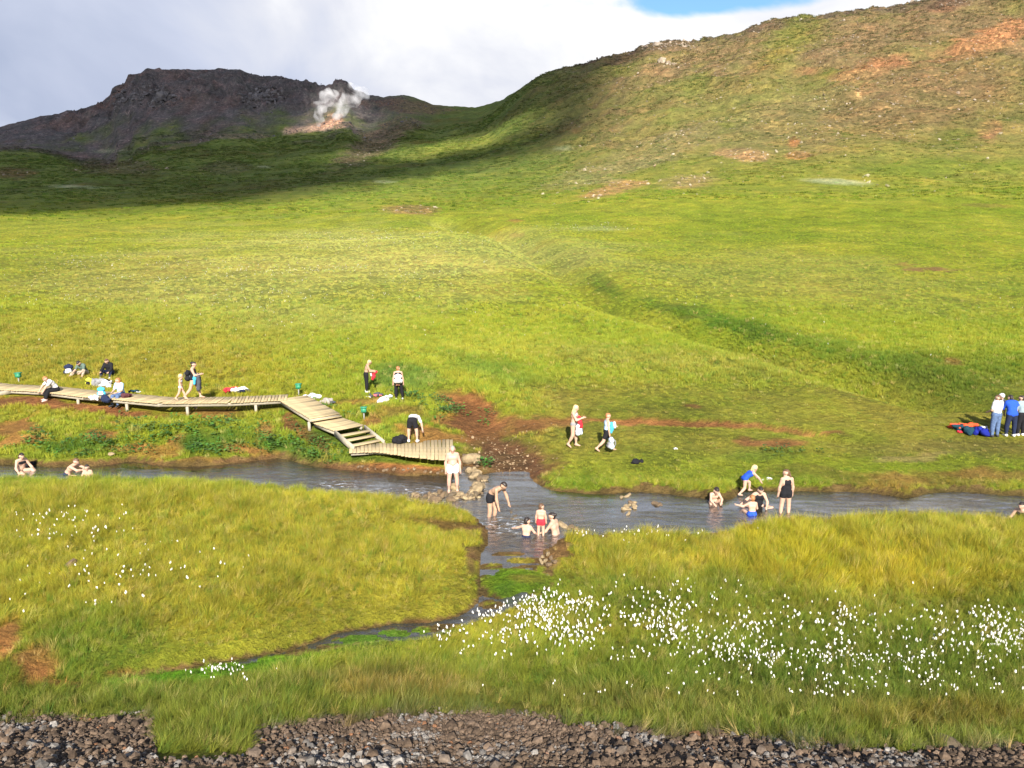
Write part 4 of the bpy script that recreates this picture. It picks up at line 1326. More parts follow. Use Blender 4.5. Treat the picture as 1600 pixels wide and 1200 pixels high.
# lush broad leaved plants on the left bank
def build_leafy():
    gm = instancer_mat('broad_leaves', trans=.25, rough=.5, spec=.3)
    ms = []
    for i in range(4):
        r = random.Random(900 + i)
        V, Q = [], []
        for b in range(14):
            a = r.uniform(0, 6.28)
            d = .28 * math.sqrt(r.random())
            cx, cy, cz = d * math.cos(a), d * math.sin(a), r.uniform(.06, .34) * (1.15 - d)
            w, l = r.uniform(.04, .07), r.uniform(.09, .16)
            ax = Vector((math.cos(a + r.gauss(0, .5)), math.sin(a + r.gauss(0, .5)), r.uniform(-.35, .45))).normalized()
            sd_ = Vector((-ax.y, ax.x, r.gauss(0, .25))).normalized()
            k = len(V)
            c0 = Vector((cx, cy, cz))
            for p in (c0 - ax * l * .5, c0 + sd_ * w, c0 + ax * l * .6, c0 - sd_ * w):
                V.append(tuple(p))
            Q.append((k, k + 1, k + 2, k + 3))
        ms.append(mesh_np('leafy_plant', V, Q))
    n = 9000
    x, y, z, c, dirt, stony, lush, gr, u, v = sample(n, 28.2, 37, 1.0)
    w = blot(u, v, [(440, 702, 60, 14, 1), (480, 712, 30, 14, 1), (330, 692, 40, 22, .9), (350, 675, 50, 18, .6), (130, 700, 70, 14, .8), (240, 672, 40, 16, .5), (400, 690, 20, 18, .4), (60, 690, 40, 10, .3), (560, 716, 60, 6, .35), (690, 625, 16, 10, .8), (700, 645, 20, 8, .8), (650, 620, 30, 12, .4), (500, 665, 30, 20, .5), (1240, 745, 60, 9, .3), (1230, 708, 40, 6, .4), (760, 655, 12, 8, .4), (755, 727, 8, 5, .8)])
    keep = (RNG.random(n) < w) & (z > .06)
    for poly in BOARD_FOOT:
        keep &= sdist(x, y, poly) > .15
    x, y, z, c = x[keep], y[keep], z[keep], c[keep]
    k = len(x)
    tint = np.array([[.065, .145, .022]]) * RNG.uniform(.55, 1.5, k)[:, None] * (1 + RNG.normal(0, .12, (k, 3)))
    s = RNG.uniform(.6, 1.2, k)[:, None] * np.ones((1, 3))
    scatter('leafy_ground_cover', np.stack([x, y, z], 1), np.clip(tint, .005, .5), s, np.stack([0 * x, 0 * x, RNG.uniform(-3, 3, k)], 1), RNG.integers(0, 4, k), ms, gm)

#@@OBJECTS@@
# ------------------------------------------------------------------ timber walkway
WOOD = mat('weathered_boards', (.36, .285, .165), rough=.85, spec=.15, var=.16, scale=3, bump=.25, bscale=60)
WOOD2 = mat('grey_beams', (.30, .27, .21), rough=.85, spec=.15, var=.15, scale=5)


def box_mesh(name, sx, sy, sz, jit=0, seed=0):
    r = random.Random(seed)
    V = []
    b = min(sx, sy, sz) * .12
    pts = [(-1, -1), (1, -1), (1, 1), (-1, 1)]
    for z, ins in ((-sz / 2, b), (-sz / 2 + b, 0), (sz / 2 - b, 0), (sz / 2, b)):
        for px, py in pts:
            V.append((px * (sx / 2 - ins) + r.uniform(-jit, jit), py * (sy / 2 - ins) + r.uniform(-jit, jit), z + r.uniform(-jit, jit) * .3))
    Q = [(3, 2, 1, 0), (12, 13, 14, 15)]
    for k in range(3):
        for a in range(4):
            Q.append((k * 4 + a, k * 4 + (a + 1) % 4, k * 4 + 4 + (a + 1) % 4, k * 4 + 4 + a))
    return mesh_np(name, V, Q)


def bar(name, a, b, w, h, m, parent, org):
    """a straight beam from a to b (world), child of parent whose base is org"""
    a, b = Vector(a), Vector(b)
    d = b - a
    me = box_mesh(name, d.length, w, h)
    o = link(name, me, m, parent)
    o.location = (a + b) / 2 - Vector(org)
    o.rotation_euler = d.to_track_quat('X', 'Z').to_euler()
    return o


def resample(path, step):
    P = [Vector(p) for p in path]
    out, carry = [], 0.0
    for a, b in zip(P[:-1], P[1:]):
        L = (b - a).length
        t = carry
        while t < L:
            out.append((a.lerp(b, t / L), (b - a).normalized()))
            t += step
        carry = t - L
    return out


def deck(root, org, path, width, step, gap, seed, cut=None):
    """planks across a centre line"""
    meshes = [box_mesh('plank', step - gap, width, .045, .006, seed + i) for i in range(5)]
    n = 0
    for p, d in resample(path, step):
        w = 1.0
        o = bpy.data.objects.new('plank', meshes[n % 5])
        if not o.data.materials:
            o.data.materials.append(WOOD)
        COL.objects.link(o)
        o.parent = root
        yaw = math.atan2(d.y, d.x)
        o.location = p - Vector(org) + Vector((0, 0, random.uniform(-.006, .006)))
        o.rotation_euler = (random.gauss(0, .006), -math.asin(max(-1, min(1, d.z))), yaw + random.gauss(0, .012))
        n += 1
    return n


def offset(path, s):
    P = [Vector(p) for p in path]
    out = []
    for i, p in enumerate(P):
        d = (P[min(i + 1, len(P) - 1)] - P[max(i - 1, 0)]).normalized()
        out.append(p + Vector((-d.y, d.x, 0)) * s)
    return out


def build_walk():
    # long level walkway
    c = [Vector((*on_plane(u, v, BOARD_Z), BOARD_Z)) for u, v in BW_C]
    org = Vector((c[3].x, c[3].y, gz(c[3].x, c[3].y)))
    root = empty('boardwalk', org)
    tag(root, 'long weathered timber boardwalk running along the grassy slope on the left', 'boardwalk')
    deck(root, org, c, 1.25, .145, .022, 40)
    for s in (-.5, .5):
        q = offset(c, s)
        for a, b in zip(q[:-1], q[1:]):
            bar('edge_beam', a - Vector((0, 0, .10)), b - Vector((0, 0, .10)), .07, .14, WOOD2, root, org)
    for p, d in resample(c, 2.9)[1:]:
        for s in (-.5, .5):
            e = p + Vector((-d.y, d.x, 0)) * s
            zg = gz(e.x, e.y)
            if BOARD_Z - .18 - zg > .1:
                bar('post', (e.x, e.y, zg - .1), (e.x, e.y, BOARD_Z - .175), .12, .12, WOOD2, root, org)
    q1, q2 = offset(c, -.62), offset(c, .62)
    BOARD_FOOT.append([(p.x, p.y) for p in q1] + [(p.x, p.y) for p in reversed(q2)])
    # short spur with a handrail-like beam at the far left
    a = Vector((*on_plane(-30, 621, 1.3), 1.3))
    b = Vector((*on_plane(22, 611, BOARD_Z - .08), BOARD_Z - .08))
    bar('ramp_beam', a, b, .10, .2, WOOD2, root, org)
    # sloping ramp deck
    zt, zb = 1.55, 1.28
    r0 = Vector((*on_plane(458, 621.5, zt), zt - .01))
    r1 = Vector((*on_plane(507, 650, zb), zb))
    d = (r1 - r0)
    ro = Vector((r0.x, r0.y, gz(r0.x, r0.y)))
    ramp_ = empty('boarded_ramp', ro)
    tag(ramp_, 'sloping timber ramp deck between the long boardwalk and the open stairs', 'ramp')
    n = deck(ramp_, ro, [r0, r1], 1.42, .145, .006, 60)
    side = Vector((-d.y, d.x, 0)).normalized()
    for s in (-.62, .62):
        bar('edge_beam', r0 + side * s - Vector((0, 0, .11)), r1 + side * s - Vector((0, 0, .11)), .08, .15, WOOD2, ramp_, ro)
        e = r1 + side * s - d.normalized() * .2
        bar('post', (e.x, e.y, gz(e.x, e.y) - .1), (e.x, e.y, zb - .19), .12, .12, WOOD2, ramp_, ro)
    poly = [r0 + side * .75, r1 + side * .75, r1 - side * .75, r0 - side * .75]
    BOARD_FOOT.append([(p.x, p.y) for p in poly])
    # landing, open stairs
    zl = 1.02
    l0 = Vector((*on_plane(512, 657, zl), zl))
    l1 = Vector((*on_plane(545, 669, zl), zl))
    dl = l1 - l0
    dl = dl.normalized()
    so_ = Vector((l0.x, l0.y, gz(l0.x, l0.y)))
    st = empty('staircase', so_)
    tag(st, 'open timber stairs with a small landing going down to the platform', 'stairs')
    deck(st, so_, [l0, l1], 1.42, .145, .006, 80)
    sl_ = Vector((-dl.y, dl.x, 0)).normalized()
    for s in (-.62, .62):
        bar('edge_beam', l0 + sl_ * s - Vector((0, 0, .10)), l1 + sl_ * s - Vector((0, 0, .10)), .08, .14, WOOD2, st, so_)
    # one step between ramp and landing
    mid = r1.lerp(l0, .45)
    bar('tread', mid + side * .7 + Vector((0, 0, 1.15 - mid.z)), mid - side * .7 + Vector((0, 0, 1.15 - mid.z)), .24, .05, WOOD, st, so_)
    bar('riser', r1 + side * .70 - Vector((0, 0, .10)), r1 - side * .70 - Vector((0, 0, .10)), .05, .12, WOOD2, st, so_)
    p0 = Vector((*on_plane(577, 697, .62), .62))
    top = l1 + dl * .08
    run = Vector((p0.x - top.x, p0.y - top.y, 0))
    bot = Vector((p0.x, p0.y, .60))
    rn = Vector((run.x, run.y, 0)).normalized()
    sd_ = Vector((-rn.y, rn.x, 0))
    for s in (-.68, .68):
        bar('stringer', top + sd_ * s + Vector((0, 0, -.08)), bot + sd_ * s + Vector((0, 0, .02)), .06, .26, WOOD2, st, so_)
    for k in range(1, 4):
        t = k / 3.7
        p = top.lerp(bot, t)
        bar('tread', p + sd_ * .64, p - sd_ * .64, .27, .045, WOOD, st, so_)
    BOARD_FOOT.append([(p.x, p.y) for p in (l0 + sl_ * .75, bot + sd_ * .7, bot - sd_ * .7, l0 - sl_ * .75)])
    # lower platform by the water, gently curved
    pc = [(548, 701.5, .60), (590, 699, .6), (640, 701.5, .6), (680, 702.5, .6), (707, 702.5, .6)]
    P = [Vector((*on_plane(u, v, z), z)) for u, v, z in pc]
    po = Vector((P[2].x, P[2].y, gz(P[2].x, P[2].y)))
    pl = empty('bathing_platform', po)
    tag(pl, 'low timber platform of light planks at the edge of the river below the stairs', 'platform')
    items = resample(P, .15)
    n = len(items)
    for i, (p, d) in enumerate(items):
        t = i / (n - 1)
        w = 1.1 + 1.75 * sstep(0, 1, t)
        me = box_mesh('plank', .134, w, .045, .004, i)
        o = link('plank', me, WOOD, pl)
        o.location = p - po + Vector((0, 0, random.uniform(-.008, .008)))
        o.rotation_euler = (random.gauss(0, .004), 0, math.atan2(-p.x, p.y) + random.gauss(0, .008))
    for s in (-.4, .4):
        q = offset(P, s)
        for a, b in zip(q[:-1], q[1:]):
            bar('support_beam', a - Vector((0, 0, .09)), b - Vector((0, 0, .09)), .09, .13, WOOD2, pl, po)
    lo = [(p + Vector((-d.y, d.x, 0)) * -(.55 + .87 * i / n)) for i, (p, d) in enumerate(items)]
    hi = [(p + Vector((-d.y, d.x, 0)) * (.55 + .87 * i / n)) for i, (p, d) in enumerate(items)]
    BOARD_FOOT.append([(p.x, p.y) for p in lo[::6] + lo[-1:]] + [(p.x, p.y) for p in reversed(hi[::6] + hi[-1:])])


build_walk()


# ------------------------------------------------------------------ stones in and beside the river
def build_rocks():
    tans = [mat('tan_stone', (.22, .165, .095), rough=.85, spec=.25, var=.35, scale=4), mat('brown_stone', (.13, .09, .052), rough=.8, spec=.3, var=.35, scale=4),
            mat('dark_wet_stone', (.10, .075, .045), rough=.5, spec=.4, var=.35, scale=4)]
    ms = []
    for i in range(9):
        me = rock_mesh('stone', 1000 + i, 2, .75, .22)
        me.materials.append(tans[(0, 0, 0, 1, 1, 1, 1, 2, 2)[i]])
        ms.append(me)
    r = random.Random(5)

    def rock(u, v, s, label, group, k=None, lift=.12, z0=None):
        x, y, z = hit(u, v) if z0 is None else hit(u, v, z0)
        z = max(gz(x, y), -.05)
        o = bpy.data.objects.new('rock', ms[r.randrange(9) if k is None else k])
        COL.objects.link(o)
        o.location = (x, y, z + s * lift)
        o.scale = (s * r.uniform(.85, 1.3), s * r.uniform(.8, 1.15), s * r.uniform(.75, 1.1))
        o.rotation_euler = (r.gauss(0, .25), r.gauss(0, .25), r.uniform(0, 6.28))
        tag(o, label, 'rock', group)
    dam = [(738, 724), (748, 742), (750, 760), (744, 772), (728, 772), (704, 773), (676, 775), (648, 778)]
    for i in range(90):
        t = r.random() * (len(dam) - 1)
        k = int(t)
        f = t - k
        u = dam[k][0] * (1 - f) + dam[k + 1][0] * f
        v = dam[k][1] * (1 - f) + dam[k + 1][1] * f
        wid = 9 if k < 3 else 6
        rock(u + r.gauss(0, wid * .55), v + r.gauss(0, 2.6), r.uniform(.14, .38) * (1 if r.random() < .75 else 1.3), ('brown stone in the upper arm of the river dam below the pale boulder', 'brown stone at the bend of the river dam behind the bending man', 'brown stone in the river dam right of the old man', 'brown stone in the river dam left of the old man')[0 if k < 2 else 1 if k < 4 else 2 if k < 5 else 3], 'stones of the river dam', z0=r.choice((0, .05, .14)), lift=.25)
    rock(737, 722, .78, 'large pale tan boulder at the top of the stone dam beside the platform', None, 0, .15)
    rock(746, 769, .55, 'large tan stone at the bend of the river dam', None, 1, .3, 0)
    rock(711, 766, .42, 'pale stone just right of the old man\'s feet', None, 2, .35, 0)
    for i in range(16):
        rock(985 + r.gauss(0, 5.5), 790 + r.gauss(0, 4), r.uniform(.11, .26), 'tan stone in the small heap standing in the water by the far bank', 'stones of the small heap', r.choice((0, 1, 2, 3)), .3, r.choice((0, 0, .12)))
    for i in range(6):
        rock(979 + r.gauss(0, 3), 774 + r.gauss(0, 2.5), r.uniform(.11, .22), 'tan stone in the small heap standing in the water by the far bank', 'stones of the small heap', r.choice((0, 1, 3)), .3, 0)
    for u, v, s in ((1023, 787), (1030, 788), (1027, 789)) and ((1023, 787, .3), (1031, 788, .26), (1027, 789, .3)):
        rock(u, v, s, 'small stone poking out of the water right of the stone heap', 'stones right of the heap', 3, .15, 0)
    for u, v, s in ((798, 800, .22), (805, 806, .26), (809, 812, .2), (801, 811, .2), (793, 797, .16)):
        rock(u, v, s, 'half sunken dark stone in midstream behind the bathing children', 'sunken stones in midstream', 7, .0, 0)
    for u, v, s, k in ((880, 822, .42, 0), (893, 824, .3, 3), (900, 828, .3, 4), (908, 831, .25, 3), (888, 827, .25, 4)):
        rock(u, v, s, 'low stone beside the near bank right of the bathing woman', 'stones by the near bank', k, .15, 0)
    for u, v in ((848, 872), (856, 868), (861, 874), (852, 878), (858, 884), (866, 880), (846, 879)):
        rock(u, v, .2, 'small rusty tan stone in the shallow outflow at the right bank', 'stones in the outflow', r.choice((0, 1, 3)), .2)
    rock(174, 712, .32, 'pale flat rock on the left bank above the river', None, 0, .2)
    rock(113, 888, .34, 'grey rock lying in the long grass of the left foreground', None, 3, .45)
    rock(1023, 260, 1.2, 'pale boulder at the foot of the right slope', None, 0, .2)
    rock(1480, 1166, .6, 'large dark mossy boulder at the edge of the gravel in the lower right', None, 7, -.12)
    for i in range(14):
        u, v = r.uniform(640, 700), 0
        rock(560 + i * 10 + r.gauss(0, 4), 731 + i * .7 + r.gauss(0, 1.5), r.uniform(.1, .2), 'small stone at the foot of the earth bank under the platform', 'stones under the platform bank', r.choice((1, 3, 4, 5)), .15)


build_rocks()


# ------------------------------------------------------------------ people
def V3(*a):
    return np.array(a, float)


def unit(a):
    a = np.array(a, float)
    return a / (np.linalg.norm(a) + 1e-9)


SKIN = {'pale': mat('skin_pale', (.43, .275, .20), rough=.55, spec=.3, var=.05, scale=6), 'pink': mat('skin_pink', (.46, .275, .21), rough=.55, spec=.3, var=.08, scale=6),
        'tan': mat('skin_tan', (.36, .225, .15), rough=.55, spec=.3, var=.06, scale=6)}
FEAT = mat('eye_dark', (.03, .02, .02), rough=.3)
LIPS = mat('lips', (.40, .16, .14), rough=.5)
CLO = {}


def cloth(name, c, var=.12):
    return mat(name, c, rough=.9, spec=.12, var=var, scale=14, bump=.35, bscale=26)


C_WHITE, C_BLACK, C_NAVY = cloth('white_cloth', (.52, .52, .53)), cloth('black_cloth', (.014, .014, .017)), cloth('navy_cloth', (.016, .022, .052))
C_DENIM, C_BLUE, C_LBLUE = cloth('blue_denim', (.085, .13, .24), .3), cloth('royal_blue_cloth', (.02, .07, .42)), cloth('light_blue_cloth', (.36, .52, .68))
C_TURQ, C_RED, C_GREYG = cloth('turquoise_cloth', (.06, .36, .58)), cloth('red_cloth', (.55, .03, .045)), cloth('grey_green_cloth', (.09, .13, .11))
C_GREY, C_BEIGE, C_BROWN = cloth('grey_cloth', (.22, .22, .23)), cloth('beige_cloth', (.34, .30, .24)), cloth('brown_leather', (.16, .08, .05))
C_DGREY, C_PAT, C_ORANGE = cloth('dark_grey_cloth', (.06, .063, .075)), cloth('striped_towel', (.62, .62, .66), .4), cloth('orange_cloth', (.62, .08, .03))
C_YEL, C_PALEBLUE, C_TEAL = cloth('yellow_cloth', (.60, .60, .06)), cloth('pale_blue_cloth', (.58, .66, .74)), cloth('dark_teal_cloth', (.012, .04, .06))
H_DARK, H_BROWN = mat('hair_dark', (.022, .016, .014), rough=.5, spec=.35), mat('hair_brown', (.10, .055, .03), rough=.5, spec=.35)
H_BLOND, H_RED, H_GREY = mat('hair_blond', (.58, .42, .20), rough=.5, spec=.35), mat('hair_auburn', (.30, .13, .05), rough=.5, spec=.35), mat('hair_grey', (.26, .255, .25), rough=.6)
SOLE = mat('shoe_white', (.66, .64, .62), rough=.6)
DSHOE = mat('shoe_dark', (.03, .03, .035), rough=.6)

DOWN = dict(Lua=(-.16, .02, -1), Lfa=(-.05, .16, -1), Rua=(.16, .02, -1), Rfa=(.05, .16, -1), Lth=(-.05, .03, -1), Lsh=(-.02, -.05, -1),
            Rth=(.05, .03, -1), Rsh=(.02, -.05, -1))


def skeleton(pose, fat=1.0, child=False):
    """joint positions and capsule lists for a figure one unit tall; x right, y forward"""
    g = dict(DOWN)
    g.update(pose)
    pit, lean = math.radians(g.get('bend', 0)), math.radians(g.get('lean', 0))
    hb = g.get('pelvis', None)
    pp = math.radians(hb) if hb is not None else pit * .6
    U = unit((math.sin(lean), math.sin(pit), math.cos(pit)))
    Up = unit((math.sin(lean) * .5, math.sin(pp), math.cos(pp)))
    tw = math.radians(g.get('twist', 0))
    X = V3(math.cos(tw), math.sin(tw), 0)
    X = unit(X - U * (X @ U))
    F = np.cross(U, X)
    P = V3(0, 0, 0)
    hx = .052
    hipL, hipR = P + V3(-hx, 0, -.02), P + V3(hx, 0, -.02)
    waist = P + Up * .095
    chest = waist + U * .115
    nb = chest + U * .095
    shL, shR = nb - U * .028 - X * .100, nb - U * .028 + X * .100
    hs = 1.28 if child else 1.0
    hp, hy = math.radians(g.get('nod', 0)) + pit * g.get('neck', .55), math.radians(g.get('turn', 0))
    f0 = V3(0, math.cos(hp), -math.sin(hp))
    HU = unit((math.sin(lean) * .4, math.sin(hp), math.cos(hp)))
    ang = hy + tw
    HF = f0 * math.cos(ang) + V3(-math.sin(ang), 0, 0)
    HF = unit(HF - HU * (HF @ HU))
    HX = np.cross(HF, HU)
    hc = nb + HU * .088 * (1.1 if child else 1) + HF * .012
    S = {}
    S['pelvis'] = [(hipL + V3(.004, 0, .025), hipR + V3(-.004, 0, .025), .060 * fat, .060 * fat),
                   (P + Up * .045 - V3(.034, 0, 0), P + Up * .045 + V3(.034, 0, 0), .057 * fat, .057 * fat)]
    S['belly'] = [(waist - X * .030 * fat, waist + X * .030 * fat, .055 * fat, .055 * fat), (waist + F * .02 * fat, waist + U * .03 + F * .02 * fat, .055 * fat ** 1.4, .045 * fat)]
    S['chest'] = [(chest - X * .048, chest + X * .048, .060 * (1 + (fat - 1) * .5), .060 * (1 + (fat - 1) * .5)), (waist - X * .03, chest - X * .045, .05, .055), (waist + X * .03, chest + X * .045, .05, .055)]
    S['girdle'] = [(shL + X * .02, shR - X * .02, .040, .040), (nb - X * .035 - U * .015, nb + X * .035 - U * .015, .042, .042)]
    S['neck'] = [(nb - U * .01, hc - HU * .02, .033, .030)]
    S['head'] = [(hc + HU * .012 - HF * .014, hc + HU * .018 + HF * .012, .053 * hs, .050 * hs), (hc - HU * .005 + HF * .018, hc - HU * .045 * hs + HF * .030 * hs, .042 * hs, .026 * hs),
                 (hc + HF * .055 * hs + HU * .008, hc + HF * .066 * hs - HU * .012, .006, .010), (hc - HX * .055 * hs, hc - HX * .057 * hs - HU * .014, .012, .009),
                 (hc + HX * .055 * hs, hc + HX * .057 * hs - HU * .014, .012, .009)]
    J = dict(P=P, U=U, X=X, F=F, nb=nb, waist=waist, chest=chest, hc=hc, HU=HU, HF=HF, HX=HX, hs=hs, shL=shL, shR=shR)
    lf = .9 if child else 1.0
    for sd_, sh, hip in (('L', shL, hipL), ('R', shR, hipR)):
        sg = -1 if sd_ == 'L' else 1
        el = sh + unit(g[sd_ + 'ua']) * .175 * lf
        wr = el + unit(g[sd_ + 'fa']) * .150 * lf
        hd = unit(unit(g[sd_ + 'fa']) + .25 * unit(g.get(sd_ + 'hand', g[sd_ + 'fa'])))
        palm = wr + hd * .045
        S['ua' + sd_] = [(sh, el, .033, .026)]
        S['fa' + sd_] = [(el, el + (wr - el) * .3, .026, .0265), (el + (wr - el) * .3, wr, .0265, .017)]
        S['hand' + sd_] = [(wr, palm, .016, .021)]
        kn = hip + unit(g[sd_ + 'th']) * .245 * lf
        an = kn + unit(g[sd_ + 'sh']) * .240 * lf
        fd = unit(g.get(sd_ + 'foot', (sg * .18, 1, -.12)))
        S['th' + sd_] = [(hip, kn, .061 * (1 + (fat - 1) * .4), .039)]
        back = unit(np.cross(unit(g[sd_ + 'sh']), V3(1, 0, 0)))
        S['sh' + sd_] = [(kn, an, .038, .023), (kn + (an - kn) * .22 + back * -.006, kn + (an - kn) * .45 + back * -.006, .036, .032)]
        S['foot' + sd_] = [(an + V3(0, 0, -.012) - fd * .018, an + fd * .09 + V3(0, 0, -.018), .026, .017), (an, an + fd * .03 - V3(0, 0, .012), .024, .022)]
        J.update({'el' + sd_: el, 'wr' + sd_: wr, 'palm' + sd_: palm, 'hd' + sd_: hd, 'kn' + sd_: kn, 'an' + sd_: an, 'hip' + sd_: hip})
    return S, J


BODY = ['pelvis', 'belly', 'chest', 'girdle', 'neck', 'head'] + [a + b for b in 'LR' for a in ('ua', 'fa', 'hand', 'th', 'sh', 'foot')]
GARM = {
    'tshirt': (['belly', 'chest', 'girdle', 'pelvis_top', 'uaL:0:.72', 'uaR:0:.72'], .011, .014),
    'tank_top': (['belly', 'chest', 'girdle_in', 'pelvis_top'], .010, .013),
    'jacket': (['belly', 'chest', 'girdle', 'pelvis', 'uaL', 'uaR', 'faL:0:.93', 'faR:0:.93'], .017, .02),
    'trousers': (['pelvis', 'thL', 'thR', 'shL:0:.95', 'shR:0:.95'], .011, .014),
    'cropped_trousers': (['pelvis', 'thL', 'thR', 'shL:0:.45', 'shR:0:.45'], .011, .014),
    'shorts': (['pelvis', 'thL:0:.55', 'thR:0:.55'], .012, .014),
    'swim_trunks': (['pelvis', 'thL:0:.20', 'thR:0:.20'], .011, .012),
    'bikini_bottom': (['pelvis_low'], .009, .01),
    'bikini_top': (['band'], .008, .01),
    'swimsuit': (['pelvis', 'belly', 'chest', 'straps'], .008, .01),
    'racer_swimsuit': (['pelvis', 'belly', 'chest_in', 'racer', 'thL:0:.16', 'thR:0:.16'], .009, .01),
}


def part_prims(S, J, tag_, infl):
    nm, *rng = tag_.split(':')
    X, U, F = J['X'], J['U'], J['F']
    if nm == 'pelvis_top':
        src = [S['pelvis'][1], (S['pelvis'][0][0] + U * .01, S['pelvis'][0][1] + U * .01, .055, .055)]
    elif nm == 'girdle_in':
        src = [(J['shL'] + X * .045 - U * .01, J['shR'] - X * .045 - U * .01, .040, .040)]
    elif nm == 'pelvis_low':
        src = [S['pelvis'][0]]
    elif nm == 'band':
        c = J['chest'] + U * .012
        src = [(c - X * .05 + F * .006, c + X * .05 + F * .006, .052, .052)]
    elif nm == 'chest_in':
        c = J['chest']
        src = [(c - X * .030, c + X * .030, .057, .057), (J['waist'] - X * .025, c - X * .03, .05, .055), (J['waist'] + X * .025, c + X * .03, .05, .055)]
    elif nm == 'straps':
        src = [(J['chest'] + s * X * .04 + k * F * .045 + U * .03, J['nb'] + s * X * .05 - U * .015 + k * F * .016, .014, .012) for s in (-1, 1) for k in (-1, 1)]
    elif nm == 'racer':
        src = [(J['chest'] - F * .048 + s * X * .03, J['nb'] + s * X * .045 - U * .012 - F * .012, .016, .014) for s in (-1, 1)] + [(J['chest'] + F * .045 + s * X * .02, J['nb'] + s * X * .045 - U * .01 + F * .01, .016, .014) for s in (-1, 1)]
    else:
        src = S[nm]
    out = []
    for i, (a, b, ra, rb) in enumerate(src):
        if rng:
            t0, t1 = float(rng[0]), float(rng[1])
            if len(src) > 1:               # several capsules make up the limb: trim along the whole limb
                L0, L1 = src[0][0], src[0][1] if nm[:2] == 'sh' else src[-1][1]
                d = L1 - L0
                n2 = float(d @ d)
                ta, tb = float((a - L0) @ d) / n2, float((b - L0) @ d) / n2
                if ta >= t1:
                    continue
                if tb > t1:
                    f = (t1 - ta) / (tb - ta)
                    b, rb = a + (b - a) * f, ra + (rb - ra) * f
            else:
                b, rb = a + (b - a) * t1, ra + (rb - ra) * t1
        out.append((a, b, ra + infl, rb + infl))
    return out


def tube(pts, rad, V, Q, sides=4):
    k0 = len(V)
    for i, p in enumerate(pts):
        d = unit(pts[min(i + 1, len(pts) - 1)] - pts[max(i - 1, 0)])
        a = unit(np.cross(d, V3(.31, .77, .55)))
        b = np.cross(d, a)
        for s in range(sides):
            t = 2 * math.pi * s / sides
            V.append(p + (a * math.cos(t) + b * math.sin(t)) * rad * (1 if i < len(pts) - 1 else .7))
    n = len(pts)
    for i in range(n - 1):
        for s in range(sides):
            Q.append((k0 + i * sides + s, k0 + i * sides + (s + 1) % sides, k0 + (i + 1) * sides + (s + 1) % sides, k0 + (i + 1) * sides + s))
    if sides == 4:
        Q.append(tuple(k0 + (n - 1) * sides + s for s in range(4)))


def make_hair(S, J, style, m, root, h):
    hc, HU, HF, HX, hs, nb = J['hc'], J['HU'], J['HF'], J['HX'], J['hs'], J['nb']
    pr = [(hc + HU * .030 * hs - HF * .016, hc + HU * .034 * hs + HF * .012, .050 * hs, .045 * hs), (hc - HF * .026 * hs + HU * .005, hc - HF * .022 * hs - HU * .022, .046 * hs, .040 * hs)]
    if style == 'long':
        pr += [(hc - HF * .03 + s * HX * .03, nb - J['F'] * .045 - J['U'] * .05 + s * HX * .035, .032, .026) for s in (-1, 1)]
        pr += [(hc + s * HX * .044 + HU * .02, hc + s * HX * .046 - HU * .07 - HF * .01, .018, .018) for s in (-1, 1)]
    if style == 'shoulder':
        pr += [(hc - HF * .03 + s * HX * .03, hc - HU * .085 - HF * .03 + s * HX * .038, .032, .024) for s in (-1, 1)]
    if style == 'pony':
        pr += [(hc - HF * .055 * hs + HU * .02, hc - HF * .085 - HU * .075, .022, .014)]
    if style == 'bun':
        pr += [(hc - HF * .068 * hs + HU * .035, hc - HF * .075 * hs + HU * .03, .026, .024)]
    if style == 'thin':
        pr = [(hc + HU * .022 - HF * .02, hc + HU * .03 + HF * .004, .050, .045), (hc - HF * .024, hc - HF * .024 - HU * .02, .042, .038)]
    pr = [tuple([a * h, b * h, ra * h, rb * h]) for a, b, ra, rb in pr]
    blob('hair', pr, .012 * h, .0115 * h, m, root, .002, .03)


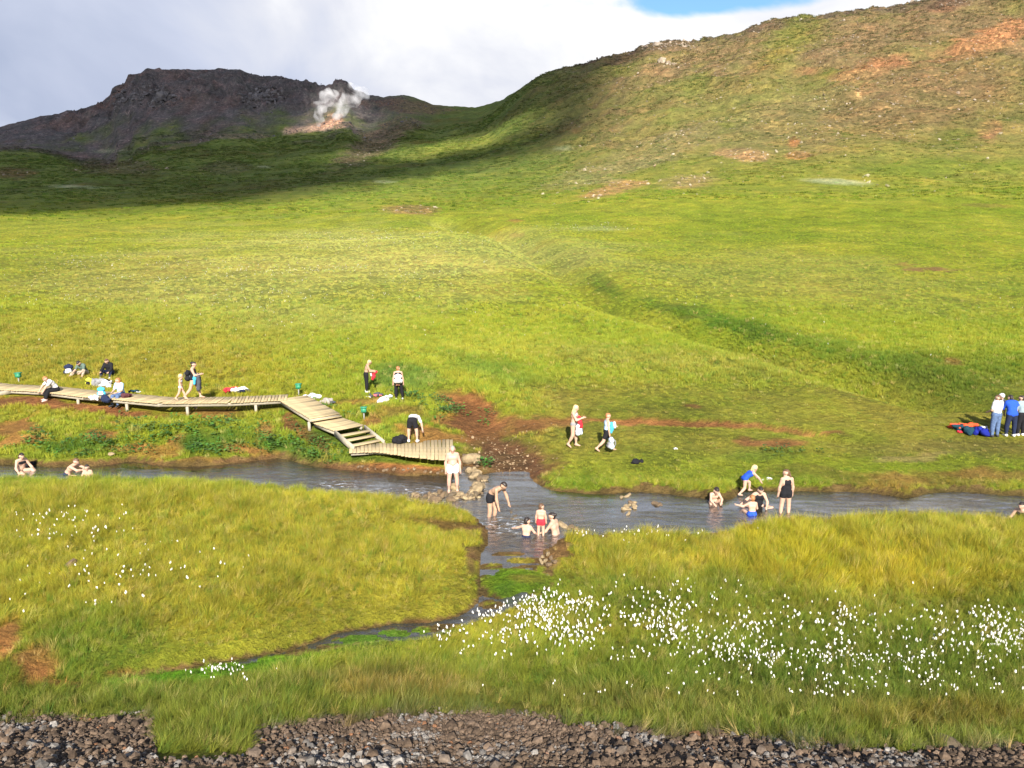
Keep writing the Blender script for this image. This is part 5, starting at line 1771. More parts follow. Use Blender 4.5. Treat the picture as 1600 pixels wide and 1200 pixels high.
def person(label, u, v, h, yaw, pose, skin, hair, wear, z=None, seat=None, dz=0.0, fat=1.0, child=False, shoes=None, loc=None):
    """u, v: photograph pixel of the point the figure stands or sits on; yaw 0 looks away from the camera, 90 to the left"""
    x, y, zz = loc if loc else hit(u, v, z)
    S, J = skeleton(pose, fat, child)
    low = min(min(a[2] - ra, b[2] - rb) for p in BODY for a, b, ra, rb in S[p]) if seat is None else J['P'][2] - .075
    lift = -low * h + dz
    root = empty('person', (x, y, zz), math.radians(yaw))
    tag(root, label, 'person')
    off = V3(0, 0, lift)

    def W(prims):
        return [(a * h + off, b * h + off, ra * h, rb * h) for a, b, ra, rb in prims]
    prims = W([c for p in BODY for c in S[p]])
    V, Q = capsules(prims, .022 * h, .0135 * h)
    V, Q = [*V], [tuple(q) for q in Q]
    nb_ = len(Q)
    for sd_ in 'LR':
        pm, hd = J['palm' + sd_], J['hd' + sd_]
        side = unit(np.cross(hd, V3(0, 1, .2)))
        nrm = np.cross(side, hd)
        sg = 1 if sd_ == 'L' else -1
        for i, (o, L) in enumerate(((-.0135, .040), (-.0045, .046), (.0045, .044), (.0135, .034))):
            b = pm + side * o
            tube([(q * h + off) for q in (b - hd * .006, b + hd * L * .55 + nrm * .004, b + hd * L + nrm * .014)], .0052 * h, V, Q)
        b = pm - hd * .028 + side * sg * .014
        tube([(q * h + off) for q in (b, b + side * sg * .016 + hd * .016, b + side * sg * .02 + hd * .036)], .006 * h, V, Q)
    nh_ = len(Q)
    # toes as one ridge each, eyes and mouth
    hc, HU, HF, HX, hs = J['hc'], J['HU'], J['HF'], J['HX'], J['hs']
    mid = [0] * nh_
    for s in (-1, 1):
        e = hc + HF * .056 * hs + HX * s * .019 * hs + HU * .012
        tube([(q * h + off) for q in (e - HX * .007, e + HX * .007)], .0055 * h, V, Q)
    mid += [1] * (len(Q) - len(mid))
    e = hc + HF * .053 * hs - HU * .030 * hs
    tube([(q * h + off) for q in (e - HX * .014, e + HX * .014)], .005 * h, V, Q)
    mid += [2] * (len(Q) - len(mid))
    me = mesh_np('body', np.array(V), Q)
    for mm in (SKIN[skin], FEAT, LIPS):
        me.materials.append(mm)
    me.polygons.foreach_set('material_index', mid)
    link('body', me, None, root, True)
    if hair:
        style, hm = hair
        S2 = {k: v2 for k, v2 in S.items()}
        J2 = dict(J)
        for k in ('hc', 'nb'):
            J2[k] = J[k] + off / h
        make_hair(S2, J2, style, hm, root, h)
    for gname, gm in wear:
        tags, infl, vx = GARM[gname]
        pr = []
        for t in tags:
            pr += part_prims(S, J, t, infl)
        blob(gname, W(pr), .02 * h, vx * h, gm, root, .0025, .08, hash(gname) % 50)
    if shoes:
        for sd_ in 'LR':
            pr = [(a, b, ra + .010, rb + .011) for a, b, ra, rb in S['foot' + sd_]]
            blob('shoe', W(pr), .012 * h, .012 * h, shoes, root)
    Mx = Matrix.Translation((x, y, zz)) @ Matrix.Rotation(math.radians(yaw), 4, 'Z')
    return {k: Mx @ Vector(v2 * h + off) for k, v2 in J.items() if k in ('palmL', 'palmR', 'chest', 'waist', 'nb', 'P', 'hc', 'wrL', 'wrR', 'knL', 'knR', 'hipL', 'hipR')}, Mx


SIT_G = dict(Lth=(-.3, .85, .45), Lsh=(-.05, .55, -.8), Rth=(.3, .85, .42), Rsh=(.05, .6, -.8), bend=28, Lua=(-.2, .55, -.8), Lfa=(.1, .8, -.35), Rua=(.2, .55, -.8), Rfa=(-.1, .8, -.3))
SIT_EDGE = dict(Lth=(-.12, 1, -.05), Lsh=(-.03, .1, -1), Rth=(.12, 1, -.05), Rsh=(.03, .15, -1), bend=22, Lua=(-.15, .4, -.9), Lfa=(.3, .8, -.2), Rua=(.15, .4, -.9), Rfa=(-.3, .8, -.2))
SIT_W = dict(Lth=(-.25, .95, .1), Lsh=(-.1, .9, -.2), Rth=(.25, .95, .12), Rsh=(.1, .9, -.2), bend=12, Lua=(-.35, .3, -.9), Lfa=(-.1, .75, -.5), Rua=(.35, .3, -.9), Rfa=(.1, .75, -.5))


def walk(a=.35, **k):
    d = dict(Lth=(-.04, a, -1), Lsh=(-.02, a * .55, -1), Rth=(.04, -a * .75, -1), Rsh=(.02, -a * 1.9, -1), Rfoot=(.1, 1, -.75), Lua=(-.15, -.22, -1), Lfa=(-.05, .1, -1), Rua=(.15, .25, -1), Rfa=(.05, .5, -1), bend=3)
    d.update(k)
    return d


def drape(name, label, cat, pts, r, m, k=.03, vox=.022, noise=.012, ns=.12, seed=0, parts=(), base=None):
    """soft goods: a lumpy volume along points (world); extra lumps may be parts of another colour"""
    base = Vector(base if base is not None else pts[0])
    pr = [((Vector(a) - base)[:], (Vector(b) - base)[:], ra, rb) for a, b, ra, rb in zip(pts[:-1], pts[1:], r[:-1], r[1:])]
    pr = [(np.array(a), np.array(b), ra, rb) for a, b, ra, rb in pr]
    V, Q = capsules(pr, k, vox, noise, ns, seed)
    o = link(name, mesh_np(name, V, Q), m, None, True)
    o.location = base
    tag(o, label, cat)
    for pn, ppts, pr_, pm in parts:
        q = [(np.array(Vector(a) - base), np.array(Vector(b) - base), ra, rb) for a, b, ra, rb in zip(ppts[:-1], ppts[1:], pr_[:-1], pr_[1:])]
        V, Q = capsules(q, k, vox, noise, ns, seed + 3)
        link(pn, mesh_np(pn, V, Q), pm, o, True)
    return o


def backpack(label, loc, yaw, tilt, s, m, m2, cat='backpack', lie=0):
    root = empty('backpack', loc, math.radians(yaw))
    tag(root, label, cat)
    R = Matrix.Rotation(math.radians(tilt), 3, 'X')

    def T(p):
        return np.array(R @ Vector(p)) * s + V3(0, 0, .02)
    blob('pack_body', [(T((-.11, 0, .12)), T((.11, 0, .12)), .12 * s, .12 * s), (T((-.10, 0, .36)), T((.10, 0, .36)), .10 * s, .10 * s), (T((0, .0, .12)), T((0, 0, .42)), .12 * s, .09 * s)], .03, .026 * s, m, root, .006, .1)
    blob('front_pocket', [(T((-.08, -.11, .12)), T((.08, -.11, .12)), .07 * s, .07 * s), (T((-.07, -.10, .22)), T((.07, -.10, .22)), .055 * s, .055 * s)], .02, .022 * s, m2, root)
    for sx in (-.09, .09):
        V, Q = [], []
        tube([T((sx, .08, .42)), T((sx * 1.1, .15, .36)), T((sx * 1.2, .16, .22)), T((sx * 1.3, .10, .06))], .018 * s, V, Q)
        link('shoulder_strap', mesh_np('shoulder_strap', np.array(V), Q), m2, root)
    V, Q = [], []
    tube([T((-.04, .05, .45)), T((0, .06, .50)), T((.04, .05, .45))], .012 * s, V, Q)
    link('handle', mesh_np('handle', np.array(V), Q), m2, root)
    return root


def lump(name, label, cat, u, v, s, m, flat=.5, seed=0, parts=(), z=None, loc=None):
    """a dropped garment, towel or soft bag on the ground: folds as a heap of rolls"""
    x, y, zz = loc if loc else hit(u, v, z)
    r = random.Random(seed)

    def rolls(sx, sy, sz, ox=0, oy=0, oz=0, n=5):
        out = []
        for i in range(n + 4):
            a = V3(ox + r.uniform(-sx, sx), oy + r.uniform(-sy, sy), oz + sz * r.uniform(.25, .8))
            b = a + V3(r.uniform(-sx, sx) * .9, r.uniform(-sy, sy) * .9, r.uniform(-sz, sz) * .3)
            q = sz * r.uniform(.28, .58)
            out.append((a, b, q, q * r.uniform(.5, .9)))
        return out
    V, Q = capsules(rolls(s * .42, s * .32, s * flat * .62), .022, max(.016, s * .036), .022, .075, seed)
    o = link(name, mesh_np(name, V, Q), m, None, True)
    o.location = (x, y, zz)
    tag(o, label, cat)
    for pn, pm, ox, oy, oz, ps in parts:
        V, Q = capsules(rolls(ps * .5, ps * .35, ps * flat * .5, ox, oy, oz), .03, max(.02, ps * .05), .01, .09, seed + 7)
        link(pn, mesh_np(pn, V, Q), pm, o, True)
    return o


def world(Mx, p):
    return Mx @ Vector(p)


def build_people():
    # ---- on the slope above the boardwalk
    person('seated person in a grey green t-shirt looking down, on the grass above the boardwalk', 133, 586, 1.75, 172, {**SIT_G, 'nod': 30, 'bend': 34, 'Rth': (.5, .8, .2), 'Rsh': (.5, .6, -.55)}, 'pale', ('short', H_DARK),
           [('tshirt', C_GREYG), ('cropped_trousers', C_BEIGE)], seat=1, dz=.02, shoes=DSHOE)
    person('seated person in a dark jacket and jeans, rightmost on the grass above the boardwalk', 173, 586, 1.75, 180, {**SIT_G, 'nod': 15, 'bend': 22}, 'pale', ('shoulder', H_BROWN),
           [('jacket', C_BLACK), ('trousers', C_NAVY)], seat=1, dz=.02, shoes=SOLE)
    person('seated red haired person in white t-shirt and black trousers bending over the boardwalk edge', 88, 611, 1.72, 142, {**SIT_EDGE, 'bend': 40, 'nod': 20, 'Rua': (.1, .8, -.7), 'Rfa': (0, .6, -.9), 'Lua': (-.1, .8, -.7), 'Lfa': (.1, .6, -.9), 'Lsh': (-.03, .35, -.95)}, 'pale', ('short', H_RED),
           [('tshirt', C_WHITE), ('trousers', C_BLACK)], z=BOARD_Z + .02, seat=1, shoes=cloth('pink_shoe', (.55, .38, .34)))
    person('seated woman with long brown hair, light blue t-shirt and jeans on the boardwalk edge', 190, 619, 1.66, 165, {**SIT_EDGE, 'bend': 12, 'turn': -25}, 'pale', ('long', H_RED),
           [('tshirt', C_LBLUE), ('trousers', C_DENIM)], z=BOARD_Z + .02, seat=1, shoes=DSHOE)
    person('blond girl in a white bikini walking on the boardwalk behind a woman', 284, 625, 1.22, -86, walk(.4, Lua=(-.1, -.3, -1), Rua=(.15, .1, -1)), 'pale', ('pony', H_BLOND), [('bikini_bottom', C_WHITE), ('bikini_top', C_WHITE)], z=BOARD_Z + .02, child=True)
    J, M = person('woman in a dark swimsuit with hair bun walking on the boardwalk carrying towels', 304, 623, 1.72, -80, walk(.42, Rua=(.1, .35, -.9), Rfa=(-.5, .75, .1), Lua=(-.1, .3, -.9), Lfa=(.5, .8, .1), nod=12), 'pale', ('bun', H_DARK), [('swimsuit', C_BLACK)], z=BOARD_Z + .02)
    drape('towel', 'turquoise towel tucked under the arm of the woman on the boardwalk', 'towel', [world(M, (.10, .12, 1.12)), world(M, (.14, .10, .95)), world(M, (.15, .08, .72))], [.07, .08, .05], C_TURQ, seed=1)
    drape('towel', 'dark grey towel hanging in front of the woman on the boardwalk', 'towel', [world(M, (-.12, .24, 1.10)), world(M, (.12, .26, 1.05)), world(M, (.10, .26, .8)), world(M, (.08, .22, .46)), world(M, (-.06, .24, .5)), world(M, (-.08, .26, .95))], [.07, .08, .09, .09, .09, .08], C_DGREY, seed=2)
    backpack('black backpack on the back of the woman walking on the boardwalk', world(M, (0, -.20, .82)), -80 + 180, 0, 1.0, C_BLACK, C_DGREY)
    # ---- by the upper meadow
    J, M = person('bare chested man with black leggings holding a red towel on the grass', 573, 613, 1.62, -75, {'bend': 12, 'nod': 25, 'Lua': (-.1, .3, -.9), 'Lfa': (.25, .9, -.1), 'Rua': (.12, .35, -.9), 'Rfa': (-.15, .95, -.15)}, 'tan', ('thin', H_BLOND), [('trousers', C_BLACK)], shoes=SOLE)
    drape('towel', 'red towel in the hands of the bare chested man', 'towel', [J['palmR'], world(M, (0, .34, .92)), world(M, (.02, .36, .78)), world(M, (.03, .30, .66))], [.06, .09, .10, .06], C_RED, seed=3,
          parts=[('white_fold', [world(M, (.08, .22, 1.0)), world(M, (.08, .24, .85))], [.05, .05], C_WHITE)])
    J, M = person('standing person in a white top with black side panels and a pale backpack, black leggings', 623, 625, 1.60, 8, {'Lth': (-.08, .03, -1), 'Rth': (.18, .08, -1), 'Rsh': (.1, -.02, -1), 'turn': -30, 'Lua': (-.2, .0, -1), 'Lfa': (-.1, .1, -1), 'Rua': (.2, .0, -1), 'Rfa': (.1, .1, -1)}, 'pale', ('short', H_RED), [('tank_top', C_BLACK), ('trousers', C_BLACK)], shoes=SOLE)
    backpack('pale grey backpack on the back of the standing person in black leggings', world(M, (0, -.19, .82)), 8, 0, .92, cloth('pale_grey_cloth', (.60, .58, .62)), C_WHITE)
    lump('waist_bag', 'small brown bag at the hip of the person with the pale backpack', 'bag', 0, 0, .2, C_BROWN, .7, 3, loc=world(M, (-.03, -.15, .70)))
    person('person in a white top and black shorts bending down at the platform edge', 645, 691, 1.66, -4, {'bend': 100, 'pelvis': 50, 'neck': .9, 'Lua': (-.1, .1, -1), 'Lfa': (0, .1, -1), 'Rua': (.5, -.1, -1), 'Rfa': (.2, -.2, -1), 'Lth': (-.18, .02, -1), 'Rth': (.2, .02, -1), 'Lsh': (-.02, -.02, -1), 'Rsh': (.05, -.02, -1)}, 'pale', ('short', H_BROWN), [('tshirt', C_WHITE), ('shorts', C_BLACK)], z=.66, shoes=SOLE)
    # ---- the river at the dam
    person('old man with grey hair in pale swim trunks standing on the stone dam', 708, 768, 1.72, 190, {'Lth': (-.12, .02, -1), 'Rth': (.12, .04, -1), 'turn': -6, 'nod': 8, 'Lua': (-.28, 0, -1), 'Rua': (.26, -.02, -1), 'Lfa': (-.02, .2, -1), 'Rfa': (.02, .18, -1)}, 'pink', ('thin', H_GREY), [('swim_trunks', C_PALEBLUE)], z=.0, dz=-.05, fat=1.18)
    person('dark haired man in black trunks bending to the water with arms hanging', 768, 806, 1.74, -125, {'bend': 58, 'pelvis': 18, 'nod': 0, 'neck': .75, 'Lua': (-.25, .35, -1), 'Lfa': (-.1, .3, -1), 'Rua': (.1, .1, -1), 'Rfa': (-.05, .25, -1), 'Lth': (-.03, .2, -1), 'Lsh': (0, -.22, -1), 'Rth': (.05, .05, -1), 'Rsh': (0, -.2, -1)}, 'tan', ('short', H_DARK), [('swim_trunks', C_BLACK)], z=0, dz=-.28)
    person('dark haired boy sitting in the water with his back to the camera', 822, 838, 1.30, -20, {**SIT_W, 'bend': 8, 'turn': -25, 'Lua': (-.9, .2, -.45), 'Lfa': (-.8, .4, -.35), 'Rua': (.5, .2, -.8)}, 'pale', ('short', H_DARK), [('swim_trunks', C_NAVY)], z=0, seat=1, dz=-.16, child=True)
    person('small boy in red trunks standing in the shallow water seen from behind', 845, 836, 1.12, -8, {'turn': -40, 'nod': 10, 'Lua': (-.2, .05, -1), 'Rua': (.2, .05, -1)}, 'pale', ('short', H_BROWN), [('swim_trunks', C_RED)], z=0, dz=-.12, child=True)
    person('woman with dark hair in a bun sitting in the water beside the small boy', 869, 834, 1.64, 60, {**SIT_W, 'bend': 14, 'turn': 15, 'Lua': (-.2, .5, -.8), 'Lfa': (-.1, .8, -.4), 'Rua': (.1, .5, -.9), 'Rfa': (0, .7, -.6)}, 'pale', ('bun', H_DARK), [('bikini_top', C_GREY), ('bikini_bottom', C_GREY)], z=0, seat=1, dz=-.22)
    # ---- the right bank
    J, M = person('blond long haired woman with a red towel walking on the bank', 896, 699, 1.70, -112, walk(.12, Rth=(.05, -.02, -1), Rsh=(0, -.5, -1), Rua=(.1, .45, -.8), Rfa=(-.4, .85, .35), Lua=(-.1, .35, -.8), Lfa=(.45, .85, .3), nod=10), 'pale', ('long', H_BLOND), [('bikini_top', C_WHITE), ('bikini_bottom', C_GREY)])
    drape('towel', 'red towel held to the chest of the blond walking woman', 'towel', [world(M, (0, .22, 1.28)), world(M, (.02, .25, 1.1)), world(M, (-.06, .26, .92)), world(M, (-.14, .26, .78))], [.06, .09, .10, .06], C_RED, seed=4)
    drape('towel', 'pale blue towel hanging in front of the blond woman', 'towel', [world(M, (-.08, .2, .96)), world(M, (.10, .19, .9)), world(M, (.08, .2, .62)), world(M, (-.1, .24, .6)), world(M, (-.14, .24, .85))], [.07, .07, .09, .09, .07], C_PALEBLUE, seed=5,
          parts=[('dark_strap', [world(M, (-.16, .28, .85)), world(M, (-.26, .30, .62))], [.03, .025], C_NAVY)])
    J, M = person('red haired woman with a light blue top and black shorts walking on the bank', 947, 705, 1.58, -88, walk(.5, Lua=(-.1, .3, -.9), Lfa=(.4, .85, .0), Rua=(.15, .12, -1), Rfa=(.05, .15, -1)), 'pale', ('short', H_RED), [('tank_top', C_LBLUE), ('shorts', C_BLACK)])
    drape('towel', 'turquoise and white towel held in front of the red haired woman', 'towel', [world(M, (-.04, .2, 1.12)), world(M, (.0, .22, .98)), world(M, (0, .18, .78))], [.07, .09, .06], C_TURQ, seed=6,
          parts=[('white_fold', [world(M, (0, .3, 1.16)), world(M, (.02, .31, 1.0))], [.06, .07], C_WHITE)])
    pr_ = J['palmR']
    bagr = backpack('pale blue grey rucksack hanging from the hand of the red haired woman', pr_ + Vector((.05, -.06, -.52)), -80, 0, .95, cloth('blue_grey_cloth', (.40, .46, .52)), C_GREY, 'bag')
    lump('dropped_clothes', 'small black heap of clothes on the short grass of the right bank', 'clothes', 997, 724, .36, C_BLACK, .6, 11)
    # ---- bathers on the right
    person('dark haired boy crouching in the water by the bank facing the camera', 1113, 783, 1.42, 190, {**SIT_W, 'bend': 30, 'nod': 15, 'Lth': (-.3, .8, .5), 'Lsh': (-.1, .3, -.9), 'Rth': (.3, .8, .5), 'Rsh': (.1, .3, -.9), 'Lua': (-.25, .6, -.7), 'Lfa': (.5, .7, -.4), 'Rua': (.25, .6, -.7), 'Rfa': (-.3, .8, -.5)}, 'pale', ('short', H_DARK), [('swim_trunks', C_NAVY)], z=0, seat=1, dz=-.14, child=True)
    person('girl in a royal blue swimsuit climbing onto the grassy bank', 1162, 768, 1.30, -78, {'bend': 58, 'pelvis': 40, 'neck': .3, 'Lth': (-.1, .85, -.5), 'Lsh': (-.02, .1, -1), 'Rth': (.1, -.1, -1), 'Rsh': (.05, -.75, -.75), 'Lua': (-.2, .8, -.6), 'Lfa': (0, .7, -.8), 'Rua': (.3, .7, -.7), 'Rfa': (.1, .6, -.9)}, 'pale', ('pony', H_BLOND), [('swimsuit', C_BLUE)], z=.12, dz=-.1, child=True)
    person('woman in a black swimsuit sitting cross legged in the water facing the camera', 1184, 789, 1.62, 178, {**SIT_W, 'bend': 16, 'nod': 18, 'Lth': (-.85, .55, .02), 'Lsh': (.8, .5, -.05), 'Rth': (.85, .55, .02), 'Rsh': (-.7, .6, -.05), 'Rua': (.8, .15, -.55), 'Rfa': (.75, .4, -.45), 'Lua': (-.3, .35, -.85), 'Lfa': (.3, .75, -.4)}, 'pale', ('short', H_DARK), [('swimsuit', C_BLACK)], z=0, seat=1, dz=-.13)
    person('light haired child sitting in the water with back turned and one arm out', 1175, 804, 1.28, 5, {**SIT_W, 'bend': 6, 'turn': 10, 'Lua': (-.8, .15, -.5), 'Lfa': (-.85, .1, .25), 'Rua': (.3, .2, -.9)}, 'pale', ('short', H_RED), [('swim_trunks', C_BLUE)], z=0, seat=1, dz=-.08, child=True)
    person('woman in a black racerback swimsuit standing in the river seen from behind', 1226, 801, 1.66, 6, {'turn': 55, 'nod': 16, 'Lua': (-.22, .04, -1), 'Rua': (.22, .04, -1), 'Lth': (-.10, .02, -1), 'Lsh': (-.06, -.04, -1), 'Rth': (.08, .02, -1)}, 'pale', ('pony', H_BROWN), [('racer_swimsuit', C_BLACK)], z=0, dz=-.22, fat=1.05)
    # ---- group on the far right
    person('man in a white t-shirt and blue jeans standing with his back to the camera', 1553, 683, 1.76, 14, {'turn': 40, 'Lua': (-.18, .1, -1), 'Lfa': (.2, .8, -.4), 'Rua': (.18, .1, -1), 'Rfa': (-.05, .6, -.7), 'Lth': (-.07, .02, -1), 'Rth': (.08, .02, -1)}, 'pale', ('short', H_BROWN), [('tshirt', C_WHITE), ('trousers', C_DENIM)], shoes=DSHOE, fat=1.08)
    person('person in bright blue jacket and dark jeans with a hand on the hip', 1577, 682, 1.74, -6, {'bend': 22, 'neck': 1.2, 'Lua': (-.3, .35, -.9), 'Lfa': (.1, .8, -.3), 'Rua': (.75, -.1, -.6), 'Rfa': (-.6, .35, -.5), 'Lth': (-.12, .02, -1), 'Rth': (.14, .02, -1)}, 'pale', ('short', H_DARK), [('jacket', C_BLUE), ('trousers', C_NAVY)], shoes=SOLE, fat=1.1)
    person('person in a grey t-shirt and dark trousers, rightmost on the grass', 1593, 681, 1.68, 10, {'bend': 12, 'turn': 30, 'Rua': (.2, .5, -.8), 'Rfa': (0, .8, -.2)}, 'pale', ('short', H_DARK), [('tshirt', cloth('teal_grey_cloth', (.20, .26, .29))), ('trousers', C_BLACK)], shoes=SOLE)
    x, y, z = hit(1568, 680)
    J, M = person('person with a pale cap partly hidden behind the man in the white t-shirt', 0, 0, 1.62, 175, {'bend': 18, 'nod': 15}, 'pale', ('short', H_BROWN), [('tshirt', C_WHITE), ('trousers', C_DGREY)], loc=(x, y + .62, gz(x, y + .62) - .04), shoes=DSHOE)
    hc_ = J['hc'] + Vector((0, 0, .05))
    drape('sun_hat', 'white cap on the head of the person behind the white t-shirt', 'cap', [hc_ + Vector((-.01, .0, .02)), hc_ + Vector((.01, -.02, .04)), hc_ + Vector((0, -.14, .0))], [.105, .10, .03], C_WHITE, noise=.003, seed=9)
    # ---- bathers at the frame edges
    person('bather with dark hair at the right end of the river', 1598, 812, 1.64, 120, {**SIT_W, 'bend': 18}, 'pale', ('pony', H_DARK), [('swimsuit', C_BLACK)], z=0, seat=1, dz=-.25)
    person('dark haired woman in a bikini sitting in the river, leftmost bather', 33, 735, 1.64, -120, {**SIT_W, 'bend': 14, 'nod': 12, 'Lth': (-.3, .9, .25), 'Lsh': (-.1, .7, -.6)}, 'pale', ('shoulder', H_DARK), [('bikini_top', C_BLACK), ('bikini_bottom', C_BLACK)], z=0, seat=1, dz=-.14)
    person('brown haired man leaning forward in the river with folded arms', 105, 740, 1.76, -95, {**SIT_W, 'bend': 42, 'nod': 5, 'Lua': (-.1, .9, -.4), 'Lfa': (.8, .5, -.1), 'Rua': (.1, .9, -.4), 'Rfa': (-.8, .5, -.1)}, 'pale', ('short', H_BROWN), [('swim_trunks', C_NAVY)], z=0, seat=1, dz=-.2)
    person('dark haired child up to the shoulders in the river beside the leaning man', 138, 742, 1.25, -170, {**SIT_W, 'bend': 8}, 'pale', ('short', H_DARK), [('swim_trunks', C_BLUE)], z=0, seat=1, dz=-.28, child=True)


build_people()


# ------------------------------------------------------------------ bags, clothes, markers
def build_clutter():
    x, y, z = hit(108, 586)
    backpack('large navy backpack with a white side standing left of the seated person', (x, y, z), 20, -14, 1.15, C_NAVY, C_WHITE)
    x, y, z = hit(139, 603)
    backpack('yellow and black rucksack on the grass behind the boardwalk', (x, y, z), 0, -10, .8, C_YEL, C_BLACK)
    lump('rucksack', 'dark grey rucksack on the grass in the middle of the luggage', 'bag', 153, 603, .55, C_GREY, .9, 21)
    lump('jacket_heap', 'heap of white and black jackets beside the grey rucksack', 'jackets', 163, 604, .6, C_WHITE, .7, 22, parts=[('black_jacket', C_BLACK, -.02, .1, .2, .4)])
    x, y, z = hit(159, 619, BOARD_Z + .03)
    backpack('bright blue rucksack standing on the boardwalk behind the woman', (x, y, z), 10, 0, .85, C_TURQ, C_WHITE)
    lump('jacket', 'dark blue jacket hanging over the boardwalk edge left of the woman', 'jacket', 166, 628, .42, C_NAVY, .9, 24, z=BOARD_Z - .12)
    lump('towel', 'white towel hanging off the boardwalk edge left of the blue rucksack', 'towel', 149, 624, .45, C_WHITE, .6, 25, z=BOARD_Z - .02)
    lump('handbag', 'dark maroon bag on the boardwalk right beside the woman in jeans', 'bag', 197, 621, .32, cloth('maroon_cloth', (.08, .03, .035)), .9, 26, z=BOARD_Z + .02)
    lump('jacket', 'blue and white jacket lying on the boardwalk right of the woman in jeans', 'jacket', 206, 613, .5, C_TEAL, .3, 27, z=BOARD_Z + .02, parts=[('white_sleeve', C_WHITE, .3, 0, .0, .25)])
    lump('jacket', 'red jacket at the left of the clothes heap above the boardwalk', 'jacket', 360, 612, .5, C_RED, .6, 31)
    lump('jacket', 'white and navy jacket in the clothes heap above the boardwalk', 'jacket', 376, 612, .62, C_WHITE, .55, 32, parts=[('navy_lining', C_NAVY, .12, -.14, .0, .5), ('grey_sleeve', C_GREY, .5, 0, 0, .22)])
    lump('towel', 'purple patterned white towel on the ramp corner', 'towel', 488, 624, .7, C_PAT, .55, 33, parts=[('blue_stripe', cloth('lilac_cloth', (.25, .22, .42)), -.05, .05, .08, .4)])
    lump('bag', 'grey brown sports bag right of the patterned towel', 'bag', 511, 632, .5, cloth('taupe_cloth', (.28, .25, .23)), .8, 34, parts=[('dark_end', C_DGREY, .2, 0, .05, .25)])
    lump('towel', 'dark red and black heap of clothes at the feet of the bare chested man', 'clothes', 585, 620, .6, C_DGREY, .45, 35, parts=[('red_shirt', cloth('rose_cloth', (.5, .12, .14)), .15, -.08, .03, .42), ('light_sleeve', C_PALEBLUE, -.25, -.05, 0, .25)])
    lump('plastic_bag', 'white plastic bag on the grass between the two standing people', 'bag', 600, 628, .42, C_WHITE, .75, 36)
    lump('shirt', 'small pale blue and navy bundle right of the white bag', 'clothes', 608, 622, .3, C_PALEBLUE, .7, 37, parts=[('navy_part', C_NAVY, .02, -.12, 0, .2)])
    x, y, z = hit(621, 692)
    lump('duffel_bag', 'black duffel bag at the far edge of the platform', 'bag', 0, 0, .62, C_BLACK, .75, 38, loc=(x, y, .62))
    lump('jacket', 'orange red jacket lying left of the luggage on the right bank', 'jacket', 1488, 668, .5, C_ORANGE, .3, 41)
    lump('rucksack', 'orange and dark teal rucksack on the right bank', 'bag', 1508, 675, .72, C_TEAL, .65, 42, parts=[('orange_flap', C_ORANGE, 0, .2, .12, .6), ('red_strap', C_RED, -.28, -.1, 0, .22)])
    lump('blanket', 'black blanket spread between the rucksacks on the right bank', 'blanket', 1525, 675, .7, C_BLACK, .3, 43)
    lump('rucksack', 'royal blue and white rucksack beside the man in jeans', 'bag', 1537, 680, .55, cloth('deep_blue_cloth', (.012, .02, .20)), .85, 44, parts=[('white_top', C_WHITE, .1, .15, .25, .22)])
    lump('bag', 'small black bag in the grass behind the leftmost bather', 'bag', 46, 728, .35, C_BLACK, .7, 45)
    for i, (u, v, s, lb) in enumerate(((1056, 702, .14, 'white scrap of cloth on the grass right of the walking women'), (1188, 752, .16, 'white scrap on the bank beside the girl in blue'), (1202, 749, .16, 'white scrap on the bank left of the standing woman'))):
        lump('rag', lb, 'cloth', u, v, s, C_WHITE, .6, 50 + i)
    gbox = mat('green_plastic', (.03, .21, .11), rough=.5, spec=.4)
    gpost = mat('grey_post', (.25, .25, .24), rough=.8)
    for u, v, lb in ((30, 600, 'green lantern shaped marker on a post at the left end of the boardwalk'), (467, 618, 'green lantern shaped marker on a post beside the ramp corner'), (569, 656, 'green lantern shaped marker on a post above the platform')):
        x, y, z = hit(u, v)
        root = empty('marker_post', (x, y, z))
        tag(root, lb, 'marker post', 'green marker posts along the walkway')
        hgt = .34
        p = link('post', box_mesh('post', .05, .05, hgt), gpost, root)
        p.location = (0, 0, hgt / 2)
        q = link('lantern_box', box_mesh('lantern_box', .22, .2, .2), gbox, root)
        q.location = (0, 0, hgt + .10)
        c = link('cap', box_mesh('cap', .27, .25, .05), gbox, root)
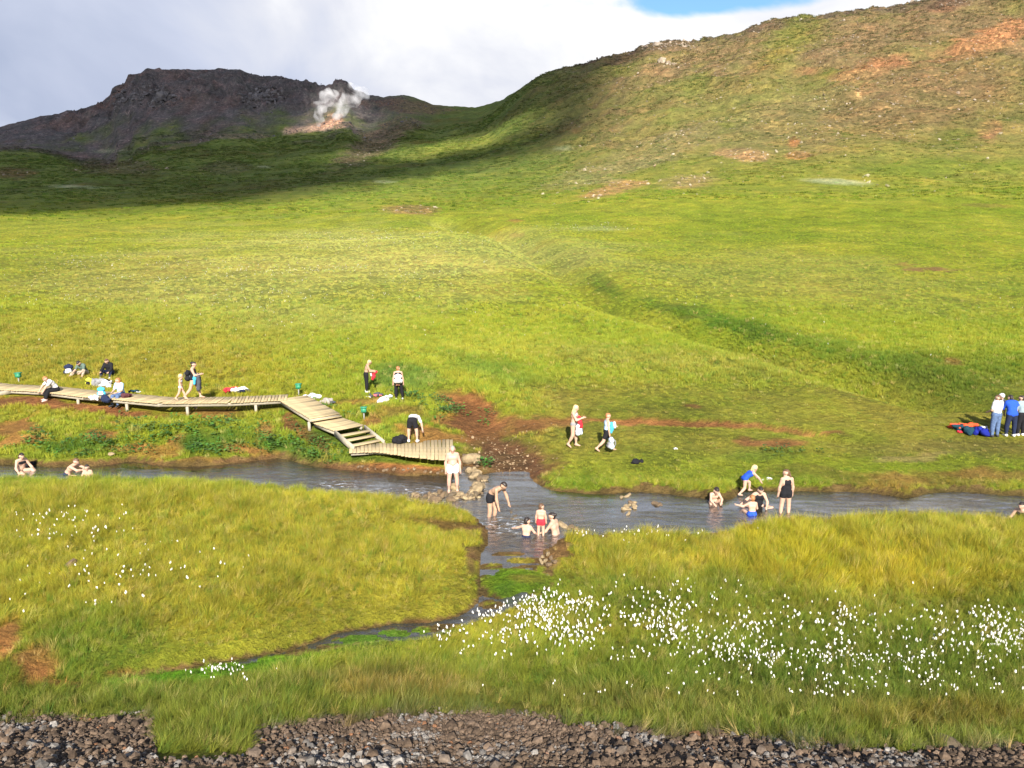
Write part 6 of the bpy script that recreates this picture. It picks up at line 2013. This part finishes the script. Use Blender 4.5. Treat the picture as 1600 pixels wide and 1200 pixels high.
        c.location = (0, 0, hgt + .227)


build_clutter()


# ------------------------------------------------------------------ fumarole steam on the mountain
def build_steam():
    x0, y0, z0 = hit(505, 192)
    S = (y0 * math.cos(PITCH)) / FPX            # metres per photograph pixel there

    def at(u, v):
        return V3((u - 505) * S, -6, (192 - v) * S)
    base = V3(x0, y0 - 4, z0)
    pr = []
    for pts in ([(503, 196, 3.5), (502, 186, 5), (505, 176, 7), (512, 166, 9), (520, 157, 9), (527, 152, 7)],
                [(524, 192, 3.5), (531, 184, 5), (538, 176, 7), (545, 167, 9), (553, 159, 11), (564, 153, 9), (573, 151, 6)],
                [(547, 165, 6), (549, 152, 7), (552, 143, 5)]):
        for (u1, v1, r1), (u2, v2, r2) in zip(pts[:-1], pts[1:]):
            pr.append((at(u1, v1), at(u2, v2), r1 * S, r2 * S))
    m = bpy.data.materials.new('steam')
    m.use_nodes = True
    nt = m.node_tree
    nt.nodes.remove(nt.nodes['Principled BSDF'])
    pv = nd(nt, 'ShaderNodeVolumePrincipled')
    pv.inputs['Color'].default_value = (.99, .99, 1, 1)
    pv.inputs['Anisotropy'].default_value = .0
    tc = nt.nodes.new('ShaderNodeTexCoord')
    n = nd(nt, 'ShaderNodeTexNoise', i_Scale=.11, i_Detail=7, i_Roughness=.66, i_Distortion=.6)
    nt.links.new(tc.outputs['Object'], n.inputs['Vector'])
    mr = nd(nt, 'ShaderNodeMapRange')
    for i, val in ((1, .43), (2, .70), (3, 0), (4, .20)):
        mr.inputs[i].default_value = val
    nt.links.new(n.outputs[0], mr.inputs[0])
    nt.links.new(mr.outputs[0], pv.inputs['Density'])
    nt.links.new(pv.outputs[0], nt.nodes['Material Output'].inputs['Volume'])
    V, Q = capsules([(a, b, ra * 1.25, rb * 1.25) for a, b, ra, rb in pr], 4 * S, 1.4, 3.0, 8, 3)
    o = link('steam', mesh_np('steam', V, Q), m, None, True)
    o.location = base
    tag(o, kind='stuff')


build_steam()


build_grass()
build_leafy()
build_flowers()
build_stones()
